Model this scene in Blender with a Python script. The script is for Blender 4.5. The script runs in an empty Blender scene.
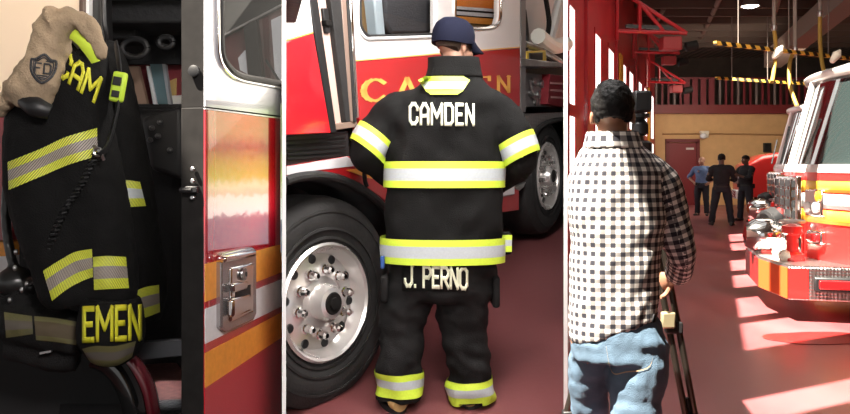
import bpy, bmesh, math, random
from mathutils import Vector, Matrix, noise
from mathutils.bvhtree import BVHTree
V = Vector
PI = math.pi
random.seed(7)
scene = bpy.context.scene
COL = scene.collection
# ------------------------------------------------------------------ camera
H, F, HY, CX = 1.45, 800.0, 165.0, 425.0
cd = bpy.data.cameras.new('camera'); cam = bpy.data.objects.new('camera', cd); COL.objects.link(cam)
cam.location = (0, 0, H); cam.rotation_euler = (PI/2, 0, 0)
cd.sensor_width = 36; cd.lens = 36*F/850; cd.shift_y = -42/850; cd.clip_start = .05; cd.clip_end = 200
scene.camera = cam
vs = scene.view_settings
vs.view_transform = 'Standard'; vs.look = 'None'; vs.gamma = 1; vs.exposure = 0; vs.use_curve_mapping = False

def A(px, py, Y):                       # a point of the place seen at that spot of the photo, Y metres away
    return V(((px-CX)/F*Y, Y, H+(HY-py)/F*Y))
class Pl:                               # a vertical plane through (x0,y0) along direction d (plan view)
    def __init__(s, x0, y0, dx, dy):
        l = math.hypot(dx, dy); s.p = V((x0, y0, 0)); s.d = V((dx/l, dy/l, 0)); s.n = V((dy/l, -dx/l, 0))
        if s.n.y > 0: s.n = -s.n        # n points towards the viewer
    def at(s, px, py, off=0):
        k = (px-CX)/F; p = s.p+s.n*off
        den = k*s.d.y-s.d.x
        t = (p.x-k*p.y)/den
        Y = p.y+s.d.y*t
        return A(px, py, Y)

# ------------------------------------------------------------------ materials
MATS = {}
def mat(name, col, rough=.5, metal=0., coat=0., var=None, bump=None, emit=None, spec=None, ior=None, coat_ior=None, sheen=0):
    if name in MATS: return MATS[name]
    m = bpy.data.materials.new(name); m.use_nodes = True; nt = m.node_tree; b = nt.nodes['Principled BSDF']
    c4 = (*col, 1)
    b.inputs['Base Color'].default_value = c4; b.inputs['Roughness'].default_value = rough
    b.inputs['Metallic'].default_value = metal; b.inputs['Coat Weight'].default_value = coat
    b.inputs['Coat Roughness'].default_value = .04
    if spec is not None: b.inputs['Specular IOR Level'].default_value = spec
    if ior: b.inputs['IOR'].default_value = ior
    if coat_ior: b.inputs['Coat IOR'].default_value = coat_ior
    if sheen: b.inputs['Sheen Weight'].default_value = sheen
    tc = nt.nodes.new('ShaderNodeTexCoord')
    if var:
        sc, amt = var
        n = nt.nodes.new('ShaderNodeTexNoise'); n.inputs['Scale'].default_value = sc; n.inputs['Detail'].default_value = 5
        r = nt.nodes.new('ShaderNodeValToRGB')
        r.color_ramp.elements[0].position = .3; r.color_ramp.elements[1].position = .7
        r.color_ramp.elements[0].color = (*[max(0, c*(1-amt)) for c in col], 1)
        r.color_ramp.elements[1].color = (*[min(1, c*(1+amt)) for c in col], 1)
        nt.links.new(tc.outputs['Object'], n.inputs['Vector']); nt.links.new(n.outputs['Fac'], r.inputs['Fac'])
        nt.links.new(r.outputs['Color'], b.inputs['Base Color'])
    if bump:
        sc, st = bump
        n = nt.nodes.new('ShaderNodeTexNoise'); n.inputs['Scale'].default_value = sc; n.inputs['Detail'].default_value = 3
        bp = nt.nodes.new('ShaderNodeBump'); bp.inputs['Strength'].default_value = st; bp.inputs['Distance'].default_value = .01
        nt.links.new(tc.outputs['Object'], n.inputs['Vector']); nt.links.new(n.outputs['Fac'], bp.inputs['Height'])
        nt.links.new(bp.outputs['Normal'], b.inputs['Normal'])
    if emit:
        ec, es = emit
        b.inputs['Emission Color'].default_value = (*ec, 1); b.inputs['Emission Strength'].default_value = es
    MATS[name] = m
    return m
def nodes_of(m): return m.node_tree, m.node_tree.nodes['Principled BSDF']
def math_node(nt, op, a, b=None, c=None):
    n = nt.nodes.new('ShaderNodeMath'); n.operation = op
    for i, x in enumerate((a, b, c)):
        if x is None: continue
        if isinstance(x, (int, float)): n.inputs[i].default_value = x
        else: nt.links.new(x, n.inputs[i])
    return n.outputs[0]
def mix_col(nt, f, a, b):
    n = nt.nodes.new('ShaderNodeMix'); n.data_type = 'RGBA'
    nt.links.new(f, n.inputs[0])
    for i, x in ((6, a), (7, b)):
        if isinstance(x, tuple): n.inputs[i].default_value = (*x, 1)
        else: nt.links.new(x, n.inputs[i])
    return n.outputs[2]

red = mat('red_paint', (.42, .012, .016), .28, coat=.8, var=(2, .08))
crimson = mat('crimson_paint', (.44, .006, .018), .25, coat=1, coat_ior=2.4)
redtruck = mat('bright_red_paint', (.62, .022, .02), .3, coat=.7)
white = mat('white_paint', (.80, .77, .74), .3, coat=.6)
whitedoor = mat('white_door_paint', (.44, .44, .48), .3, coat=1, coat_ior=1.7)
cream = mat('cream_paint', (.82, .66, .50), .45, var=(1.5, .05))
orange = mat('orange_reflective', (.75, .30, .045), .45, var=(60, .08))
silverw = mat('silver_white_reflective', (.66, .66, .68), .4, var=(60, .05))
yellow = mat('yellow_reflective', (.85, .47, .03), .45)
chrome = mat('chrome', (.82, .81, .80), .1, metal=1)
steel = mat('brushed_steel', (.55, .55, .55), .3, metal=1, var=(8, .2))
grey = mat('grey_plastic', (.14, .14, .145), .5)
darkgrey = mat('dark_grey_metal', (.012, .011, .0105), .6, spec=.12, var=(30, .2))
black = mat('black_plastic', (.012, .012, .013), .45)
blackm = mat('matt_black', (.010, .010, .011), .8)
rubber = mat('tyre_rubber', (.016, .015, .015), .75, var=(12, .3), bump=(60, .2))
blackcloth = mat('black_turnout_cloth', (.0055, .0053, .0053), .85, var=(14, .35), bump=(220, .35), spec=.2)
trousercloth = mat('worn_turnout_cloth', (.0095, .009, .0092), .85, var=(9, .55), bump=(200, .4), spec=.2)
navycloth = mat('navy_cotton', (.012, .015, .035), .8, bump=(300, .2))
lime = mat('lime_reflective_tape', (.60, .78, .06), .5, var=(120, .06))
silver = mat('silver_reflective_tape', (.45, .49, .52), .4, var=(120, .06))
letter = mat('cream_letter_tape', (.80, .82, .62), .5)
ylet = mat('yellow_letter_tape', (.58, .56, .02), .5)
gold = mat('gold_leaf', (.85, .46, .10), .45)
skin = mat('light_skin', (.38, .20, .135), .5, var=(30, .08))
skin2 = mat('tanned_skin', (.26, .125, .075), .5, var=(30, .08))
skin3 = mat('dark_skin', (.11, .055, .035), .5, var=(30, .08))
hairm = mat('black_hair', (.006, .0055, .0055), .65, bump=(200, .3), spec=.2)
hairb = mat('brown_hair', (.05, .03, .02), .7, bump=(260, .6))
leather = mat('tan_boot_leather', (.38, .24, .09), .6, var=(20, .3))
tan = mat('tan_knit_cloth', (.35, .26, .17), .9, var=(10, .22), bump=(160, .4))
ink = mat('dark_ink', (.05, .05, .055), .8)
denim = mat('blue_denim', (.075, .125, .18), .85, var=(7, .35), bump=(320, .5))
maroon = mat('maroon_mat', (.22, .09, .08), .7, var=(40, .2))
tanwall = mat('tan_wall_paint', (.62, .38, .17), .7, var=(3, .07))
wallwhite = mat('white_wall_paint', (.92, .92, .92), .6)
darkwall = mat('dark_wall', (.06, .045, .035), .8, var=(2, .2))
brickred = mat('red_frame_paint', (.40, .010, .016), .35, coat=.3, var=(5, .1))
pane_lit = mat('daylit_pane', (.8, .8, .8), .2, emit=((1, .97, .93), 2.2))
amber = mat('amber_lens', (.9, .35, .02), .2, coat=.6)
redlens = mat('red_lens', (.5, .01, .012), .15, coat=1)
whitelens = mat('clear_lens', (.75, .75, .76), .12, coat=1)
lampglow = mat('lamp_glow', (1, 1, 1), .4, emit=((1, .93, .8), 14))
yhose = mat('yellow_hose', (.42, .27, .05), .6)
blueshirt = mat('blue_shirt_cloth', (.10, .16, .30), .85, var=(10, .15))
uniform = mat('dark_uniform_cloth', (.010, .011, .014), .85, var=(10, .25))
dtrouser = mat('dark_trouser_cloth', (.016, .018, .026), .85)
eyew = mat('eye_white', (.8, .78, .75), .3)
hose = mat('canvas_hose', (.75, .70, .60), .8, var=(30, .15))
bluebit = mat('blue_plastic', (.02, .07, .25), .5)

def outdoor():  # glowing outdoor colours of the added card that the door mirrors
    m = mat('outdoor_glow_card', (.1, .1, .1), .5); nt, b = nodes_of(m); tc = nt.nodes.new('ShaderNodeTexCoord')
    n = nt.nodes.new('ShaderNodeTexNoise'); n.inputs['Scale'].default_value = 60; n.inputs['Detail'].default_value = 6
    nt.links.new(tc.outputs['Object'], n.inputs[0]); s = nt.nodes.new('ShaderNodeSeparateXYZ'); nt.links.new(tc.outputs['Object'], s.inputs[0])
    z = math_node(nt, 'ADD', math_node(nt, 'MULTIPLY_ADD', n.outputs[0], .05, -.025), s.outputs[2])
    f = math_node(nt, 'DIVIDE', math_node(nt, 'SUBTRACT', z, 1.22), .39)
    r = nt.nodes.new('ShaderNodeValToRGB'); e = r.color_ramp.elements
    e[0].position = 0; e[0].color = (.10, .12, .20, 1); e[1].position = 1; e[1].color = (.22, .30, .10, 1)
    for p, c in ((.22, (.12, .14, .22)), (.245, (1, 1, .92)), (.36, (.95, 1, .80)), (.38, (.72, .66, .40)), (.44, (.85, .88, .50)), (.50, (.45, .55, .06)), (.60, (.35, .40, .05)), (.72, (.12, .10, .05)), (.82, (.30, .34, .12))):
        x = e.new(p); x.color = (*c, 1)
    nt.links.new(f, r.inputs[0]); n2 = nt.nodes.new('ShaderNodeTexNoise'); n2.inputs['Scale'].default_value = 90; nt.links.new(tc.outputs['Object'], n2.inputs[0])
    nt.links.new(mix_col(nt, math_node(nt, 'MULTIPLY', n2.outputs[0], .35), r.outputs[0], (.7, .75, .5)), b.inputs['Emission Color']); b.inputs['Emission Strength'].default_value = 2.8
    return m
glassd = mat('tinted_glass', (.02, .03, .03), .04, coat=1, spec=.8)
def clear_glass(ior=1.35, tint=.88):
    m = bpy.data.materials.new('clear_glass'); m.use_nodes = True; nt = m.node_tree; nt.nodes.clear()
    o = nt.nodes.new('ShaderNodeOutputMaterial'); t = nt.nodes.new('ShaderNodeBsdfTransparent'); g = nt.nodes.new('ShaderNodeBsdfGlossy')
    t.inputs[0].default_value = (tint, tint, tint, 1); g.inputs['Roughness'].default_value = .02
    f = nt.nodes.new('ShaderNodeFresnel'); f.inputs[0].default_value = ior
    mx = nt.nodes.new('ShaderNodeMixShader'); ge = nt.nodes.new('ShaderNodeNewGeometry'); nt.links.new(math_node(nt, 'MULTIPLY', f.outputs[0], math_node(nt, 'SUBTRACT', 1.0, ge.outputs['Backfacing'])), mx.inputs[0])
    nt.links.new(t.outputs[0], mx.inputs[1]); nt.links.new(g.outputs[0], mx.inputs[2]); nt.links.new(mx.outputs[0], o.inputs[0])
    return m
glass = clear_glass()
doorglass = clear_glass(1.12, .6)
crimson.node_tree.nodes['Principled BSDF'].inputs['Coat Roughness'].default_value = .008

def floor_mat(name, c1, c2, rough):
    m = mat(name, c1, rough); nt, b = nodes_of(m); tc = nt.nodes.new('ShaderNodeTexCoord')
    n = nt.nodes.new('ShaderNodeTexNoise'); n.inputs['Scale'].default_value = .9; n.inputs['Detail'].default_value = 6
    mp = nt.nodes.new('ShaderNodeMapping'); mp.inputs['Scale'].default_value = (1.6, .45, 1)
    nt.links.new(tc.outputs['Object'], mp.inputs[0]); nt.links.new(mp.outputs[0], n.inputs['Vector'])
    n2 = nt.nodes.new('ShaderNodeTexNoise'); n2.inputs['Scale'].default_value = 14; n2.inputs['Detail'].default_value = 8; n2.inputs['Roughness'].default_value = .75
    nt.links.new(tc.outputs['Object'], n2.inputs['Vector'])
    r1 = nt.nodes.new('ShaderNodeValToRGB'); r1.color_ramp.elements[0].position = .35; r1.color_ramp.elements[1].position = .68
    r1.color_ramp.elements[0].color = (*c1, 1); r1.color_ramp.elements[1].color = (*c2, 1)
    nt.links.new(n.outputs['Fac'], r1.inputs[0])
    r2 = nt.nodes.new('ShaderNodeValToRGB'); r2.color_ramp.elements[0].position = .62; r2.color_ramp.elements[1].position = .8
    r2.color_ramp.elements[1].color = (.5, .5, .5, 1)
    nt.links.new(n2.outputs['Fac'], r2.inputs[0])
    c = mix_col(nt, r2.outputs[0], r1.outputs[0], tuple(min(1, x*1.5+.06) for x in c2))
    nt.links.new(c, b.inputs['Base Color'])
    rr = math_node(nt, 'MULTIPLY_ADD', n.outputs['Fac'], .35, rough-.17); nt.links.new(rr, b.inputs['Roughness'])
    bp = nt.nodes.new('ShaderNodeBump'); bp.inputs['Strength'].default_value = .12; bp.inputs['Distance'].default_value = .01
    nt.links.new(n2.outputs['Fac'], bp.inputs['Height']); nt.links.new(bp.outputs[0], b.inputs['Normal'])
    return m
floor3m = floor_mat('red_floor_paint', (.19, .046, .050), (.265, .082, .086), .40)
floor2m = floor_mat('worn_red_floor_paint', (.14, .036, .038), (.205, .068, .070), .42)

def gingham():
    m = mat('gingham_cotton', (.8, .8, .8), .85); nt, b = nodes_of(m)
    uv = nt.nodes.new('ShaderNodeUVMap'); uv.uv_map = 'UVMap'; s = nt.nodes.new('ShaderNodeSeparateXYZ'); nt.links.new(uv.outputs[0], s.inputs[0])
    per = .033
    u = math_node(nt, 'GREATER_THAN', math_node(nt, 'FRACT', math_node(nt, 'DIVIDE', s.outputs[0], per)), .5)
    v = math_node(nt, 'GREATER_THAN', math_node(nt, 'FRACT', math_node(nt, 'DIVIDE', s.outputs[1], per)), .5)
    f = math_node(nt, 'MULTIPLY', math_node(nt, 'ADD', u, v), .5)
    r = nt.nodes.new('ShaderNodeValToRGB'); r.color_ramp.interpolation = 'CONSTANT'
    e = r.color_ramp.elements; e[0].color = (.80, .77, .72, 1); e[1].position = .3; e[1].color = (.20, .185, .18, 1)
    x = e.new(.8); x.color = (.012, .012, .02, 1)
    nt.links.new(f, r.inputs[0]); nt.links.new(r.outputs[0], b.inputs['Base Color'])
    return m
ging = gingham()
def hatch(name, c1, c2, per=.011, duty=.45):
    m = mat(name, c1, .5); nt, b = nodes_of(m)
    uv = nt.nodes.new('ShaderNodeUVMap'); uv.uv_map = 'UVMap'; s = nt.nodes.new('ShaderNodeSeparateXYZ'); nt.links.new(uv.outputs[0], s.inputs[0])
    d = math_node(nt, 'ADD', s.outputs[0], s.outputs[1])
    f = math_node(nt, 'LESS_THAN', math_node(nt, 'FRACT', math_node(nt, 'DIVIDE', d, per)), duty)
    nt.links.new(mix_col(nt, f, c1, c2), b.inputs['Base Color'])
    return m
limeh = hatch('lime_mesh_tape', (.74, .80, .05), (.16, .16, .03))
greyh = hatch('grey_mesh_tape', (.36, .31, .27), (.10, .085, .075))
dulh = hatch('soiled_mesh_tape', (.16, .145, .05), (.05, .045, .03))
def hazard(name, d, per):
    m = mat(name, (.8, .5, .03), .5); nt, b = nodes_of(m)
    tc = nt.nodes.new('ShaderNodeTexCoord'); vm = nt.nodes.new('ShaderNodeVectorMath'); vm.operation = 'DOT_PRODUCT'
    vm.inputs[1].default_value = d; nt.links.new(tc.outputs['Object'], vm.inputs[0])
    f = math_node(nt, 'GREATER_THAN', math_node(nt, 'FRACT', math_node(nt, 'DIVIDE', vm.outputs['Value'], per)), .5)
    nt.links.new(mix_col(nt, f, (.9, .55, .08), (.012, .011, .01)), b.inputs['Base Color'])
    return m
def plate_mat():
    m = mat('diamond_plate', (.52, .50, .49), .32, metal=1); nt, b = nodes_of(m)
    tc = nt.nodes.new('ShaderNodeTexCoord'); vo = nt.nodes.new('ShaderNodeTexVoronoi'); vo.inputs['Scale'].default_value = 38; vo.inputs['Randomness'].default_value = .15
    nt.links.new(tc.outputs['Object'], vo.inputs['Vector'])
    bp = nt.nodes.new('ShaderNodeBump'); bp.inputs['Strength'].default_value = .8; bp.inputs['Distance'].default_value = .01
    nt.links.new(vo.outputs['Distance'], bp.inputs['Height']); nt.links.new(bp.outputs[0], b.inputs['Normal'])
    return m
plate = plate_mat()
def deck_mat():
    m = mat('roof_deck', (.15, .105, .08), .7); nt, b = nodes_of(m)
    tc = nt.nodes.new('ShaderNodeTexCoord'); w = nt.nodes.new('ShaderNodeTexWave'); w.bands_direction = 'X'; w.inputs['Scale'].default_value = 1.1
    nt.links.new(tc.outputs['Object'], w.inputs['Vector'])
    bp = nt.nodes.new('ShaderNodeBump'); bp.inputs['Strength'].default_value = 1; bp.inputs['Distance'].default_value = .08
    nt.links.new(w.outputs['Fac'], bp.inputs['Height']); nt.links.new(bp.outputs[0], b.inputs['Normal'])
    nt.links.new(mix_col(nt, w.outputs['Fac'], (.09, .065, .05), (.21, .15, .115)), b.inputs['Base Color'])
    return m
deck = deck_mat()

# ------------------------------------------------------------------ mesh helpers
def catmull(pts, k=5):
    pts = [V(p) for p in pts]
    if len(pts) < 3: return [pts[0].lerp(pts[-1], i/k) for i in range(k+1)], [i/k for i in range(k+1)]
    out, ts = [], []
    n = len(pts)
    for i in range(n-1):
        p0 = pts[max(i-1, 0)]; p1 = pts[i]; p2 = pts[i+1]; p3 = pts[min(i+2, n-1)]
        for j in range(k):
            t = j/k
            out.append(.5*((2*p1)+(p2-p0)*t+(2*p0-5*p1+4*p2-p3)*t*t+(3*p1-p0-3*p2+p3)*t**3)); ts.append(i+t)
    out.append(pts[-1]); ts.append(n-1)
    return out, ts
def lerp_list(vals, t):
    i = min(int(t), len(vals)-2)
    if len(vals) == 1: return vals[0]
    f = t-i; return vals[i]*(1-f)+vals[i+1]*f
class MB:
    def __init__(s): s.v = []; s.f = []; s.m = []; s.uv = {}
    def face(s, pts, m=0, uv=None):
        i = len(s.v); s.v += [V(p) for p in pts]; s.f.append(tuple(range(i, i+len(pts)))); s.m.append(m)
        if uv: s.uv[len(s.f)-1] = uv
        return s
    def grid(s, rows, m=0, closed=False, uvf=None):       # rows of equal length
        i0 = len(s.v); n = len(rows[0])
        for r in rows: s.v += [V(p) for p in r]
        for a in range(len(rows)-1):
            for b in range(n if closed else n-1):
                c = (b+1) % n
                s.f.append((i0+a*n+b, i0+a*n+c, i0+(a+1)*n+c, i0+(a+1)*n+b)); s.m.append(m if not callable(m) else m(a, b))
                if uvf: s.uv[len(s.f)-1] = [uvf(a, b), uvf(a, b+1), uvf(a+1, b+1), uvf(a+1, b)]
        return i0, n
    def loft(s, rings, m=0, cap=True):
        i0, n = s.grid(rings, m, True)
        if cap:
            k = len(rings)
            s.f.append(tuple(i0+j for j in range(n))[::-1]); s.m.append(m if not callable(m) else m(0, 0))
            s.f.append(tuple(i0+(k-1)*n+j for j in range(n))); s.m.append(m if not callable(m) else m(k-2, 0))
        return s
    def box(s, c, size, R=None, m=0):
        c = V(c); R = R or Matrix.Identity(3); h = [x/2 for x in size]
        P = [c+R@V((x*h[0], y*h[1], z*h[2])) for z in (-1, 1) for x, y in ((-1, -1), (1, -1), (1, 1), (-1, 1))]
        i = len(s.v); s.v += P
        for f in ((3, 2, 1, 0), (4, 5, 6, 7), (0, 1, 5, 4), (1, 2, 6, 5), (2, 3, 7, 6), (3, 0, 4, 7)):
            s.f.append(tuple(i+k for k in f)); s.m.append(m)
        return s
    def prism(s, poly, vec, m=0):
        vec = V(vec); n = len(poly); i = len(s.v)
        s.v += [V(p) for p in poly]+[V(p)+vec for p in poly]
        s.f.append(tuple(range(i, i+n))); s.f.append(tuple(range(i+2*n-1, i+n-1, -1))); s.m += [m, m]
        for k in range(n):
            j = (k+1) % n; s.f.append((i+k, i+n+k, i+n+j, i+j)); s.m.append(m)
        return s
    def tube(s, pts, r, n=12, m=0, k=5, cap=True, squash=None, smooth=True):
        if smooth: P, T = catmull(pts, k)
        else: P = [V(p) for p in pts]; T = list(range(len(P)))
        if len(pts) == 2 and smooth: T = [t for t in T]
        rings = []; up = None
        for i, p in enumerate(P):
            t = (P[min(i+1, len(P)-1)]-P[max(i-1, 0)]).normalized()
            if up is None:
                up = V((0, 0, 1)) if abs(t.z) < .9 else V((0, 1, 0))
            a = (up-t*up.dot(t)).normalized(); b = t.cross(a); up = a
            rr = r if not isinstance(r, (list, tuple)) else lerp_list(r, T[i])
            sx, sy = squash or (1, 1)
            rings.append([p+(a*math.cos(q)*sx+b*math.sin(q)*sy)*rr for q in [2*PI*j/n for j in range(n)]])
        s.loft(rings, m, cap); return s
    def lathe(s, prof, o, axis, n=24, m=0, cap=True):
        o = V(o); ax = V(axis).normalized(); a = ax.orthogonal().normalized(); b = ax.cross(a)
        rings = [[o+ax*h+(a*math.cos(q)+b*math.sin(q))*max(r, .0004) for q in [2*PI*j/n for j in range(n)]] for r, h in prof]
        s.loft(rings, m, cap); return s
    def ell(s, c, rad, R=None, m=0, n=16, k=10):
        c = V(c); R = R or Matrix.Identity(3)
        rings = []
        for i in range(1, k):
            th = PI*i/k
            rings.append([c+R@V((rad[0]*math.sin(th)*math.cos(q), rad[1]*math.sin(th)*math.sin(q), -rad[2]*math.cos(th))) for q in [2*PI*j/n for j in range(n)]])
        s.loft(rings, m); return s
    def add(s, o, M=None, m=None):
        i = len(s.v); fo = len(s.f)
        s.v += [(M@v if M else v.copy()) for v in o.v]
        s.f += [tuple(i+k for k in f) for f in o.f]; s.m += o.m if m is None else [m]*len(o.f)
        for k, u in o.uv.items(): s.uv[fo+k] = u
        return s
    def xf(s, M): s.v = [M@v for v in s.v]; return s
    def bvh(s): return BVHTree.FromPolygons(s.v, s.f)
    def mesh(s, name, off=V((0, 0, 0))):
        me = bpy.data.meshes.new(name)
        me.from_pydata([tuple(v-off) for v in s.v], [], s.f); me.update()
        for p, mi in zip(me.polygons, s.m): p.material_index = mi
        if s.uv:
            ul = me.uv_layers.new(name='UVMap')
            for fi, u in s.uv.items():
                for li, q in zip(me.polygons[fi].loop_indices, u): ul.data[li].uv = q
        return me
ORG = {}
def finish(me, smooth):
    bm = bmesh.new(); bm.from_mesh(me); bmesh.ops.recalc_face_normals(bm, faces=bm.faces); bm.to_mesh(me); bm.free()
    if smooth:
        for p in me.polygons: p.use_smooth = True
        me.set_sharp_from_angle(angle=math.radians(smooth))
def tag(o, label=None, cat=None, group=None, kind=None):
    for k, x in (('label', label), ('category', cat), ('group', group), ('kind', kind)):
        if x: o[k] = x
    return o
def thing(name, label, cat, loc=(0, 0, 0), group=None):
    o = bpy.data.objects.new(name, None); COL.objects.link(o); o.location = loc; ORG[o.name] = V(loc)
    o.empty_display_size = .1
    return tag(o, label, cat, group)
def obj(name, mb, mats, parent=None, bevel=0, smooth=35, loc=None, label=None, subsurf=0, solid=0):
    off = ORG[parent.name] if parent else V(loc or (0, 0, 0))
    me = mb.mesh(name, off)
    if not isinstance(mats, (list, tuple)): mats = [mats]
    for m in mats: me.materials.append(m)
    finish(me, smooth)
    o = bpy.data.objects.new(name, me); COL.objects.link(o); ORG[o.name] = off
    if parent: o.parent = parent
    else: o.location = off
    if solid:
        d = o.modifiers.new('solid', 'SOLIDIFY'); d.thickness = solid; d.offset = 0
    if bevel:
        b = o.modifiers.new('bevel', 'BEVEL'); b.width = bevel; b.segments = 2; b.limit_method = 'ANGLE'; b.angle_limit = math.radians(40)
    if subsurf:
        u = o.modifiers.new('sub', 'SUBSURF'); u.levels = subsurf; u.render_levels = subsurf
    if label: o['label'] = label
    return o
def solo(name, mb, mats, label, cat, group=None, **k):          # a thing that is one mesh
    c = sum(mb.v, V())/len(mb.v); c.z = min(v.z for v in mb.v)
    return tag(obj(name, mb, mats, loc=c, **k), label, cat, group)
def struct(name, mb, mats, **k): return tag(obj(name, mb, mats, **k), kind='structure')
def copy_tree(o, parent=None):
    c = o.copy(); COL.objects.link(c); c.parent = parent
    ORG[c.name] = ORG.get(o.name, V())
    for ch in list(o.children): copy_tree(ch, c)
    return c
def fuse(mb, voxel, smooth=4, fn=None):                         # weld overlapping shapes into one continuous surface
    me = mb.mesh('tmp'); bm = bmesh.new(); bm.from_mesh(me); bmesh.ops.recalc_face_normals(bm, faces=bm.faces); bm.to_mesh(me); bm.free()
    o = bpy.data.objects.new('tmp', me); COL.objects.link(o)
    r = o.modifiers.new('r', 'REMESH'); r.mode = 'VOXEL'; r.voxel_size = voxel
    if smooth:
        s = o.modifiers.new('s', 'SMOOTH'); s.factor = .5; s.iterations = smooth
    dg = bpy.context.evaluated_depsgraph_get(); e = o.evaluated_get(dg); m2 = e.to_mesh()
    out = MB()
    vs_ = [v.co.copy() for v in m2.vertices]; ns = [v.normal.copy() for v in m2.vertices]
    out.v = [fn(c, n) for c, n in zip(vs_, ns)] if fn else vs_
    out.f = [tuple(p.vertices) for p in m2.polygons]; out.m = [0]*len(out.f)
    e.to_mesh_clear(); bpy.data.objects.remove(o); bpy.data.meshes.remove(me)
    return out
def wrinkle(amp, sx=8, sz=14, seed=0):
    def fn(c, n):
        p = V((c.x*sx+seed, c.y*sx, c.z*sz))
        a = noise.noise(p)+.5*noise.noise(p*2.1+V((7, 3, seed)))
        return c+n*amp*a
    return fn
def ring(cx, cy, z, a, b, yaw=0, tilt=0, n=28, e=2.3, ty=0):
    out = []
    for j in range(n):
        q = 2*PI*j/n; c, s = math.cos(q), math.sin(q)
        x = a*math.copysign(abs(c)**(2/e), c); y = b*math.copysign(abs(s)**(2/e), s)
        X = x*math.cos(yaw)-y*math.sin(yaw); Y = x*math.sin(yaw)+y*math.cos(yaw)
        out.append(V((cx+X, cy+Y, z+tilt*x+ty*y)))
    return out
def ringpx(py, l, r, Y, b, **k):
    c = A((l+r)/2, py, Y); return ring(c.x, c.y, c.z, (r-l)/2/F*Y, b, **k)
def smooth_rings(rings, k=3):
    n = len(rings[0]); cols = [catmull([r[j] for r in rings], k)[0] for j in range(n)]
    return [[cols[j][i] for j in range(n)] for i in range(len(cols[0]))]
def wrap_band(bvh, p0, p1, t0, t1, rows, off=.004, n=48, rmax=.6, a0=0, a1=2*PI):
    """band round the axis p0-p1 laid on the surface; rows = [(fraction0, fraction1, material)]"""
    p0, p1 = V(p0), V(p1); ax = (p1-p0).normalized(); a = ax.orthogonal().normalized(); b = ax.cross(a)
    mb = MB(); full = abs(a1-a0-2*PI) < 1e-4
    for f0, f1, m in rows:
        g = []
        for kx in range(4):
            t = t0+(t1-t0)*(f0+(f1-f0)*kx/3); o = p0.lerp(p1, t); row = []
            for j in range(n+1):
                q = a0+(a1-a0)*j/n; d = a*math.cos(q)+b*math.sin(q)
                h = bvh.ray_cast(o+d*rmax, -d)
                row.append((h[0] if h[0] else o+d*.1)+d*off)
            g.append(row)
        L = .6
        mb.grid(g, m, uvf=lambda r, c, f0=f0, f1=f1: (c/n*L, (f0+(f1-f0)*r/3)*.1))
    return mb
def cast(bvh, px, py, off=.004, fall=None):
    d = (A(px, py, 1)-V((0, 0, H))).normalized(); h = bvh.ray_cast(V((0, 0, H)), d)
    if h[0] is None: return None
    return h[0]-d*off
def band_on(bvh, top, bot, rows, off=.004, n=24, fallY=2.4):
    """tape laid on a hanging surface between two edges"""
    tp, _ = catmull([V((*p, 0)) for p in top], max(2, n//max(1, len(top)-1))); bt, _ = catmull([V((*p, 0)) for p in bot], max(2, n//max(1, len(bot)-1)))
    mb = MB(); k = min(len(tp), len(bt))
    last = fallY
    for f0, f1, m in rows:
        g = []
        for r in range(4):
            f = f0+(f1-f0)*r/3; row = []
            for i in range(k):
                p = tp[i].lerp(bt[i], f); h = cast(bvh, p.x, p.y, off)
                if h is None: h = A(p.x, p.y, last)
                else: last = h.y
                row.append(h)
            g.append(row)
        mb.grid(g, m, uvf=lambda r, c, f0=f0, f1=f1: (c/k*.28, (f0+(f1-f0)*r/3)*.1))
    return mb
# ------------------------------------------------------------------ lettering
c_ = .17; w_ = .6
def arc(cx, cy, rx, ry, a0, a1, n=12): return [(cx+rx*math.cos(math.radians(a0+(a1-a0)*i/n)), cy+ry*math.sin(math.radians(a0+(a1-a0)*i/n))) for i in range(n+1)]
GS = {'C': (.72, [arc(.40, .5, .38, .5, 42, 318)]), 'D': (.70, [[(.08, 0), (.08, 1)], [(.08, 1)]+arc(.28, .5, .40, .5, 90, -90)+[(.08, 0)]]), 'A': (.76, [[(.02, 0), (.38, 1), (.74, 0)], [(.16, .36), (.60, .36)]]),
 'M': (.92, [[(.08, 0), (.08, 1), (.46, .1), (.84, 1), (.84, 0)]]), 'E': (.60, [[(.08, 0), (.08, 1)], [(0, 1), (.56, 1), (.56, .82)], [(0, 0), (.58, 0), (.58, .18)], [(.08, .52), (.42, .52)]]), 'N': (.80, [[(.08, 0), (.08, 1), (.72, 0), (.72, 1)]])}
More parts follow.
